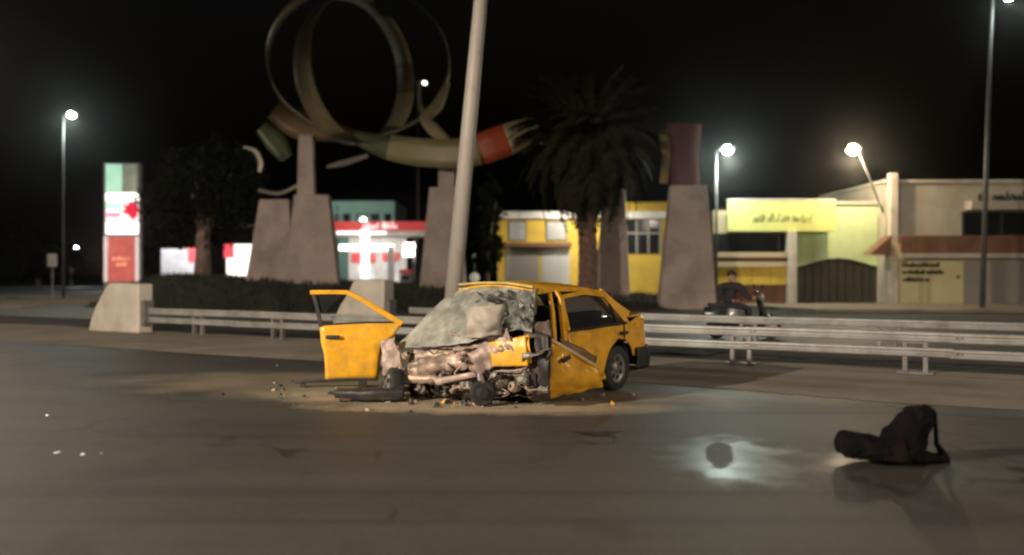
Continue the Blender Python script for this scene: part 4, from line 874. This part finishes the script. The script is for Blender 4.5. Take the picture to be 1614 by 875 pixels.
for k, (x, y, s) in enumerate(((662, 613, .07), (690, 608, .09), (716, 613, .06), (735, 606, .08), (792, 604, .09), (812, 610, .07), (826, 598, .08), (838, 616, .06), (650, 596, .07), (780, 592, .06), (704, 622, .05), (640, 560, .06), (634, 580, .05))):
    mm = MB().lathe(fr(x, y, .06), Vector((rn.uniform(-1, 1), rn.uniform(-1, 1), rn.uniform(-.6, .6))), [(-s, s * .3), (-s * .9, s * .8), (-s * .2, s), (s * .1, s * .7), (s * .6, s * .75), (s, s * .35)], 9).build('engine_part', [M_alu, M_oily, M_bare][k % 3], car, smooth=False, bevel=.008)
for k in range(16):
    x = rn.uniform(610, 850); y = rn.uniform(535, 612); pts = [fr(x, y, .1)]
    for j in range(3): x += rn.uniform(-26, 30); y += rn.uniform(-10, 18); pts.append(fr(min(870, max(600, x)), min(630, y), .1 + rn.uniform(-.1, .06)))
    MB().tube([spl(pts, t / 9) for t in range(10)], rn.choice([.008, .012, .018]), 6).build('hose', [M_black, M_oily, M_pink, M_alu][k % 4], car, smooth=True)
for k in range(18):
    x = rn.uniform(606, 848); y = rn.uniform(545, 622); s = rn.uniform(8, 20); o_ = rn.uniform(.0, .16)
    F4('torn_metal', ((x, y), (x + s * rn.uniform(.8, 2), y + rn.uniform(-8, 5)), (x + s * rn.uniform(.6, 2), y + s * rn.uniform(.3, .9)), (x + rn.uniform(-6, 6), y + s * rn.uniform(.3, .8))), [M_bare, M_oily, M_pink, M_alu, M_bare][k % 5], .025, 9, 60 + k, o_, 7, 6, .005)
wheel(loc(618, 613, 10.55), (.9, -.55, .25), .25, .16); wheel(loc(848, 598, 10.1), (-.25, .93, .12), .25, .16)

# ------------------------------------------------------------------ debris on the road
def ground_piece(name, label, cat, x, y, group=None, rz=0):
    p = gpx(x, y); return empty(name, (p.x, p.y, 0), rz, label, cat, group), p
e, p = ground_piece('bumper', 'long black bumper piece lying beside the crushed front', 'car debris', 580, 634, rz=R(-6))
sheet('bumper_skin', [[(-.42, .08, .03), (-.1, -.02, .03), (.2, -.04, .03), (.42, .04, .03)], [(-.42, .06, .10), (-.1, -.05, .12), (.2, -.06, .13), (.42, .02, .14)], [(-.40, .12, .12), (-.1, .05, .15), (.2, .04, .16), (.40, .1, .17)]], M_black, e, solid=.02, nu=20, nv=8, amp=.012, freq=6, seed=3)
MB().box((.1, .08, .05), (.5, .1, .08)).build('foam_core', M_black, e, bevel=.02); MB().box((-.25, .03, .03), (.2, .14, .04), Matrix.Rotation(R(14), 3, 'Z')).build('bracket', M_oily, e, bevel=.01)
e, p = ground_piece('trim_strip', 'thin dark trim strip sticking out under the open door', 'car debris', 525, 611, rz=R(1))
MB().prism([(-.52, 0, .05), (.55, 0, .09), (.55, 0, .125), (-.5, 0, .085)], (0, .05, 0)).build('strip', M_black, e, bevel=.008); MB().box((.38, .03, .03), (.1, .06, .1)).build('clip', M_black, e); MB().box((-.4, .03, .025), (.06, .05, .06)).build('clip', M_black, e)
e, p = ground_piece('trim_strip', 'short dark trim strip between the bumper piece and the open door', 'car debris', 540, 622, rz=R(-3))
MB().prism([(-.2, 0, .0), (.25, 0, .0), (.27, 0, .035), (-.18, 0, .03)], (0, .06, 0)).build('strip', M_black, e, bevel=.006); MB().box((.1, .03, .045), (.08, .05, .03)).build('clip', M_oily, e)
e, p = ground_piece('hub_assembly', 'dark round hub piece standing before the crushed front', 'car debris', 760, 641)
MB().lathe((0, 0, .15), (.3, -1, .1), [(-.07, .06), (-.06, .14), (.02, .15), (.05, .13), (.05, .07), (.08, .06), (.08, .001)], 18).build('drum', M_rubber, e, smooth=False, bevel=.01)
MB().tube([(0, .02, .2), (.12, .1, .28), (.3, .2, .3)], [.03, .025, .025], 8).build('arm', M_oily, e, smooth=True); MB().tube([(0, 0, .25), (-.03, .05, .36)], [.05, .03], 8).build('strut', M_alu, e)
rn = random.Random(12); kinds = ['flat', 'chunk', 'shard']
protos = []
for k in range(6):
    m = MB(); n = rn.randrange(5, 8); s = .05
    poly = [(math.cos(2 * math.pi * i / n) * s * rn.uniform(.5, 1.3), math.sin(2 * math.pi * i / n) * s * rn.uniform(.5, 1.3), 0) for i in range(n)]
    top = [(x * .7, y * .6, rn.uniform(.015, .06)) for x, y, z in poly]
    m.add(poly + top, [tuple(reversed(range(n))), tuple(range(n, 2 * n))] + [(i, (i + 1) % n, n + (i + 1) % n, n + i) for i in range(n)])
    me = m.mesh('fragment'); me.materials.append([M_black, mat('dusty_metal', (.2, .17, .14), .7, .2, .4, 9), M_bare, M_oily, M_paint, mat('dusty_primer', (.24, .17, .13), .7, 0, .4, 9)][k]); protos.append(me)
FR_W = [0, 1, 3, 2, 0, 3, 1, 5, 0, 3, 2, 4]
names = ['black plastic', 'grey metal', 'rusty tan metal', 'oily dark metal', 'yellow painted', 'pinkish primed']
for k in range(64):
    i = FR_W[k % 12]
    if k < 46: x = rn.uniform(590, 880); y = 630 + abs(rn.gauss(0, 8)) - (6 if x > 800 else 0)
    elif k < 58: x = rn.uniform(420, 600); y = rn.uniform(598, 650)
    else: x = rn.uniform(880, 1010); y = rn.uniform(618, 645)
    p = gpx(x, y); o = link('fragment', protos[i], None, None, loc=(p.x, p.y, .001), rot=(0, 0, rn.uniform(0, 6.28))); s = rn.uniform(.35, 1.05); o.scale = (s, s * rn.uniform(.6, 1), s)
    tag(o, 'small %s fragment scattered on the road around the wreck' % names[i], 'car debris', 'fragments around the wreck')
for k, (x, y, lab) in enumerate(((75, 655, 'pale scrap lying alone on the open asphalt'), (91, 714, 'pale flat scrap beside its twin on the open asphalt'), (130, 717, 'pale flat scrap beside its twin on the open asphalt'), (160, 715, 'tiny pale crumb next to two flat scraps on the asphalt'))):
    p = gpx(x, y); o = link('litter', protos[k].copy(), None, None, loc=(p.x, p.y, .001), rot=(0, 0, k)); o.data.materials.clear(); o.data.materials.append(mat('pale_scrap', (.75, .74, .70), .5, 0, .1, 8)); s = (.55, .6, .6, .25)[k]; o.scale = (s, s * .7, s * .5)
    tag(o, lab, 'litter', 'pale scraps on the asphalt')
for k, (x, y) in enumerate(((433, 604), (352, 623), (437, 577))):
    p = gpx(x, y); o = link('fragment', protos[3], None, None, loc=(p.x, p.y, .001), rot=(0, 0, k)); o.scale = (.8, .5, .6)
    tag(o, 'dark fragment thrown out on the asphalt short of the guardrail', 'car debris', 'fragments short of the guardrail')
CLOUD = bpy.data.textures.new('crumple', 'CLOUDS'); CLOUD.noise_scale = .11; CLOUD.noise_depth = 3
def crumple(o, k=.06):
    o.modifiers['sub'].levels = o.modifiers['sub'].render_levels = 3
    d = o.modifiers.new('crumple', 'DISPLACE'); d.texture = CLOUD; d.strength = k; d.mid_level = .55; d.texture_coords = 'GLOBAL'
    return o
gc = MB(); rn = random.Random(77)
for k in range(650):
    a = rn.uniform(0, 6.28); r_ = abs(rn.gauss(0, 1)); cx_ = -.45 + math.cos(a) * r_ * 1.1; cy_ = 10.05 + math.sin(a) * r_ * .35; s_ = rn.uniform(.004, .013)
    gc.add([(cx_ + rn.uniform(-s_, s_), cy_ + rn.uniform(-s_, s_), .002) for _ in range(3)] + [(cx_, cy_, s_ * 1.2)], [(0, 1, 2), (0, 1, 3), (1, 2, 3), (0, 2, 3)])
tag(gc.build('glass_crumbs', mat('crumb_glass', (.26, .23, .18), .4, 0, .3, 30)), 'pale glass crumbs and dust strewn before the crushed front', 'glass crumbs', kind='stuff')
# --- black bag on the wet road
DW = F * CH / (728 - HY); pw = px(1408, 728, DW)
wr = empty('duffel_bag', (pw.x, pw.y, 0), 0, 'lumpy black bag with a loose strap lying alone on the wet road', 'bag')
def wl(x, y, o=0.0): p = px(x, y, DW); return Vector((p.x - pw.x, o, p.z))
M_wr = mat('black_cloth', (.006, .005, .005), .9, 0, .4, 6, .4, 40, spec=.08)
def lump(name, prof, ring_off, m, parent, sub=1, seed=0, amp=.02):      # sections (centre px, half height px, half depth m)
    vs = []; fs = []; n = 12
    for i, (x, y, hh, hd) in enumerate(prof):
        for k in range(n):
            t = 2 * math.pi * k / n; ct = math.copysign(abs(math.cos(t)) ** .7, math.cos(t)); st = math.copysign(abs(math.sin(t)) ** .7, math.sin(t))
            p = wl(x, y - st * hh, ct * hd); p += Vector((1, 1, 1)) * amp * noise.noise(p * 7 + Vector((seed, 0, 0))); p.z = max(p.z, .004); vs.append(p)
    for i in range(len(prof) - 1):
        for k in range(n): fs.append((i * n + k, i * n + (k + 1) % n, (i + 1) * n + (k + 1) % n, (i + 1) * n + k))
    fs += [tuple(reversed(range(n))), tuple((len(prof) - 1) * n + k for k in range(n))]
    return MB().add(vs, fs).build(name, m, parent, smooth=True, sub=sub)
crumple(lump('bag_end', [(1324, 699, 14, .12), (1327, 700, 20, .17), (1345, 702, 23, .2), (1375, 707, 22, .21), (1410, 712, 17, .2), (1445, 719, 11, .16), (1475, 722, 8, .10), (1491, 724, 6, .06)], 0, M_wr, wr, seed=1), .075)
def hump(prof, name, seed):
    vs = []; fs = []; n = 12
    for (y, xa, xb, hd) in prof:
        for k in range(n):
            t = 2 * math.pi * k / n; ct = math.cos(t); st = math.sin(t); x = (xa + xb) / 2 + ct * (xb - xa) / 2
            p = wl(x, y, st * hd); p += Vector((1, 1, .5)) * .018 * noise.noise(p * 8 + Vector((seed, 0, 0))); p.z = max(p.z, .004); vs.append(p)
    for i in range(len(prof) - 1):
        for k in range(n): fs.append((i * n + k, i * n + (k + 1) % n, (i + 1) * n + (k + 1) % n, (i + 1) * n + k))
    fs += [tuple(reversed(range(n))), tuple((len(prof) - 1) * n + k for k in range(n))]
    return MB().add(vs, fs).build(name, M_wr, wr, smooth=True, sub=1)
crumple(hump([(728, 1372, 1462, .16), (712, 1366, 1457, .19), (690, 1384, 1461, .17), (668, 1404, 1469, .15), (652, 1419, 1471, .12), (642, 1430, 1466, .09), (638, 1438, 1458, .05)], 'bag_body', 4), .085)
MB().tube([wl(1460, 642), wl(1470, 650, -.02), wl(1472, 675, -.03), wl(1473, 698, -.03), wl(1482, 712, -.03), wl(1490, 724, -.02)], [.025, .022, .016, .018, .03, .03], 8).build('strap', M_wr, wr, smooth=True)
MB().tube([wl(1448, 720, -.05), wl(1470, 722, -.06), wl(1491, 726, -.04)], [.04, .035, .025], 8).build('strap_end', M_wr, wr, smooth=True)
sheet('torn_flap', [[wl(1384, 690, -.16), wl(1410, 684, -.18)], [wl(1376, 716, -.22), wl(1418, 722, -.23)]], mat('dark_red_cloth', (.010, .006, .0055), .9, 0, .4, 6, spec=.08), wr, nu=8, nv=8, amp=.02, freq=8, seed=7)

# ------------------------------------------------------------------ man on a scooter behind the far rail
DS = 20.3; ps_ = px(1172, 540, DS)
sc_ = empty('motor_scooter', (ps_.x, DS, 0.002), R(0), 'dark motor scooter parked behind the far guardrail', 'scooter')
M_scoot = mat('scooter_paint', (.02, .021, .024), .25, .1, .15, 4, coat=.5)
for x in (-.62, .62):
    w = MB().lathe((x, 0, .24), (0, 1, 0), [(-.05, .15), (-.05, .22), (-.025, .24), (.025, .24), (.05, .22), (.05, .15)], 20).build('wheel', M_rubber, sc_, smooth=True); MB().lathe((x, 0, .24), (0, 1, 0), [(-.035, .16), (-.03, .05), (-.04, .001)], 14).build('rim', M_rim, w); MB().lathe((x, 0, .24), (0, -1, 0), [(-.035, .16), (-.03, .05), (-.04, .001)], 14).build('rim', M_rim, w)
sheet('rear_body', [[(-.85, -.02, .62), (-.5, -.17, .70), (-.05, -.15, .66)], [(-.9, -.05, .55), (-.5, -.2, .5), (0, -.16, .42)], [(-.72, -.05, .45), (-.5, -.16, .36), (.05, -.1, .25)]], M_scoot, sc_, nu=12, nv=10, solid=.3)
MB().box((-.42, 0, .755), (.78, .28, .1)).build('saddle', M_fabric, sc_, bevel=.04); MB().box((.14, 0, .27), (.5, .3, .07)).build('footboard', M_scoot, sc_, bevel=.02)
sheet('leg_shield', [[(.32, -.2, .95), (.36, 0, .98), (.32, .2, .95)], [(.42, -.22, .6), (.48, 0, .6), (.42, .22, .6)], [(.38, -.17, .28), (.44, 0, .28), (.38, .17, .28)]], M_scoot, sc_, nu=10, nv=10, solid=.03)
sheet('front_fender', [[(.40, -.09, .40), (.40, .09, .40)], [(.6, -.1, .54), (.6, .1, .54)], [(.86, -.07, .38), (.86, .07, .38)]], M_scoot, sc_, nu=6, nv=10, solid=.02)
MB().tube([(.62, 0, .24), (.45, 0, .7), (.36, 0, 1.0)], .03, 8).build('fork', M_oily, sc_, smooth=True)
hb = MB().tube([(.28, -.34, 1.03), (.35, -.12, 1.02), (.37, 0, 1.0), (.35, .12, 1.02), (.28, .34, 1.03)], .018, 8).build('handlebar', M_oily, sc_, smooth=True)
for s in (-1, 1): MB().tube([(.31, .26 * s, 1.03), (.33, .33 * s, 1.16)], .008, 6).build('mirror_stem', M_oily, hb); MB().box((.33, .35 * s, 1.19), (.03, .13, .08)).build('mirror', M_glass, hb, bevel=.015)
MB().lathe((.42, 0, .93), (1, 0, .1), [(-.06, .05), (0, .09), (.03, .08), (.04, .001)], 14).build('headlight', mat('headlight_glass', (.6, .6, .6), .15, .2, .1, 5), sc_, smooth=True)
sheet('windshield', [[(.34, -.16, .98), (.40, 0, 1.0), (.34, .16, .98)], [(.26, -.13, 1.08), (.31, 0, 1.1), (.26, .13, 1.08)]], mat('smoked_screen', (.10, .12, .13), .1, 0, .1, 3), sc_, nu=8, nv=6, solid=.008)
MB().box((-.05, -.165, .58), (.22, .02, .10), Matrix.Rotation(R(-12), 3, 'Y')).build('side_badge', mat('pale_badge', (.35, .38, .38), .3, .3, .2, 4), sc_, bevel=.008)
# person: one skinned body
def person(label, loc_, rz, joints, edges, clothes):
    me = bpy.data.meshes.new('person'); names_ = list(joints); idx = {n: i for i, n in enumerate(names_)}
    me.from_pydata([joints[n][0] for n in names_], [(idx[a], idx[b]) for a, b in edges], []); me.update()
    o = bpy.data.objects.new('person', me); COL.objects.link(o)
    o.modifiers.new('skin', 'SKIN'); sv = me.skin_vertices[0].data if me.skin_vertices else None
    if sv is None:
        me.skin_vertices_ensure() if hasattr(me, 'skin_vertices_ensure') else None
        bm = bmesh.new(); bm.from_mesh(me); bm.verts.layers.skin.verify(); bm.to_mesh(me); bm.free(); sv = me.skin_vertices[0].data
    for n in names_: r = joints[n][1]; sv[idx[n]].radius = r if isinstance(r, tuple) else (r, r)
    sv[idx['pelvis']].use_root = True
    k = o.modifiers.new('sub', 'SUBSURF'); k.levels = 2; k.render_levels = 2
    dg = bpy.context.evaluated_depsgraph_get(); dg.update(); nm = bpy.data.meshes.new_from_object(o.evaluated_get(dg)); o.modifiers.clear(); o.data = nm
    nm.materials.clear()
    for m in clothes[0]: nm.materials.append(m)
    for p in nm.polygons: p.material_index = clothes[1](p.center); p.use_smooth = True
    o.location = loc_; o.rotation_euler = (0, 0, rz); return tag(o, label, 'person')
J = {'pelvis': ((-.36, 0, .90), (.17, .15)), 'waist': ((-.34, 0, 1.02), (.17, .14)), 'chest': ((-.30, 0, 1.20), (.22, .17)), 'sh': ((-.28, 0, 1.31), (.15, .11)), 'neck': ((-.27, 0, 1.40), .06), 'jaw': ((-.255, -.015, 1.465), (.075, .085)), 'skull': ((-.265, -.005, 1.55), (.085, .095)), 'crown': ((-.27, .0, 1.605), (.06, .07)),
     'shl': ((-.10, -.11, 1.29), .10), 'ell': ((.02, -.27, 1.06), .075), 'wrl': ((.08, -.33, 1.03), .042), 'hdl': ((.2, -.31, 1.05), .045), 'shr': ((-.47, .06, 1.29), .10), 'elr': ((-.60, -.06, 1.06), .075), 'wrr': ((-.38, -.25, .98), .045), 'hdr': ((-.27, -.28, .965), .045),
     'hpl': ((-.30, -.11, .87), .11), 'knl': ((.08, -.22, .80), .08), 'anl': ((.06, -.24, .37), .05), 'tol': ((.24, -.25, .345), .045), 'hpr': ((-.30, .11, .87), .11), 'knr': ((.08, .22, .80), .08), 'anr': ((.06, .24, .37), .05), 'tor': ((.24, .25, .345), .045)}
E = [('pelvis', 'waist'), ('waist', 'chest'), ('chest', 'sh'), ('sh', 'neck'), ('neck', 'jaw'), ('jaw', 'skull'), ('skull', 'crown'), ('sh', 'shl'), ('shl', 'ell'), ('ell', 'wrl'), ('wrl', 'hdl'), ('sh', 'shr'), ('shr', 'elr'), ('elr', 'wrr'), ('wrr', 'hdr'), ('pelvis', 'hpl'), ('hpl', 'knl'), ('knl', 'anl'), ('anl', 'tol'), ('pelvis', 'hpr'), ('hpr', 'knr'), ('knr', 'anr'), ('anr', 'tor')]
M_skin = mat('skin', (.30, .17, .11), .6, 0, .08, 6); M_jack = mat('dark_jacket', (.018, .016, .020), .9, 0, .3, 6, .3, 30); M_hair = mat('hair', (.012, .009, .007), .7, 0, .3, 20)
def cl(c):
    if c.z > 1.40 and c.z < 1.72: return 2 if (c.z > 1.575 or (c.y > .03 and c.z > 1.47)) else 1
    return 1 if (c.x > .11 and c.z > .98) or (-.33 < c.x < -.2 and c.y < -.235 and .9 < c.z < 1.02) else 0
per = person('man in a dark jacket sitting on the scooter behind the far guardrail', (ps_.x, DS, -.11), R(0), J, E, ([M_jack, M_skin, M_hair], cl))
HC = Vector((-.262, -.005, 1.535))
hr = MB().lathe(HC + Vector((-.01, .012, .02)), (0, .25, 1), [(-.02, .104), (.03, .108), (.07, .098), (.105, .06), (.12, .002)], 16).build('hair', M_hair, per, smooth=True)
for s in (-1, 1):
    MB().lathe(HC + Vector((s * .034 + .008, -.098, -.005)), (0, -1, 0), [(0, .013), (.008, .01), (.011, .0005)], 8).build('eye', M_dark, per)
    MB().lathe(HC + Vector((s * .093, 0, -.02)), (s, 0, 0), [(-.01, .02), (.012, .028), (.018, .012)], 8).build('ear', M_skin, per, smooth=True)
MB().prism([HC + Vector((.008, -.125, -.045)), HC + Vector((-.012, -.092, -.05)), HC + Vector((.008, -.088, .005)), HC + Vector((.028, -.092, -.05))], (0, .012, 0)).build('nose', M_skin, per); MB().box(HC + Vector((.008, -.094, -.085)), (.045, .012, .010)).build('mouth', mat('lips', (.22, .09, .07), .5, 0, .1, 3), per, bevel=.004)
for hx_, hy, hz_ in ((.21, -.31, 1.07), (-.26, -.285, .985)):
    for k in range(5):
        a = Vector((hx_, hy + (k - 2) * .019, hz_)); th = k == 4
        pts = [a + Vector((0, 0, 0)), a + Vector((.055, 0, .012)), a + Vector((.085, 0, -.022)), a + Vector((.06, 0, -.05))] if not th else [a + Vector((-.04, 0, -.02)), a + Vector((.02, .0, -.05)), a + Vector((.06, 0, -.055))]
        MB().tube(pts, [.0105, .010, .009, .007][:len(pts)], 7).build('finger', M_skin, per, smooth=True)

# ------------------------------------------------------------------ haze volume added to give the lamps their halos
hz = MB().box((0, 450, 10.0), (1600, 1700, 22.1)).build('haze', None)
hm = bpy.data.materials.new('halo_haze'); hm.use_nodes = True; hn = hm.node_tree.nodes; hn.remove(hn['Principled BSDF'])
pv = hn.new('ShaderNodeVolumePrincipled'); pv.inputs['Color'].default_value = (.9, .9, .9, 1); pv.inputs['Density'].default_value = .00045; pv.inputs['Anisotropy'].default_value = .955
hm.node_tree.links.new(pv.outputs[0], hn['Material Output'].inputs['Volume']); hz.data.materials.append(hm)
tag(hz, 'thin haze added for the halos round the street lamps', 'haze', kind='stuff')
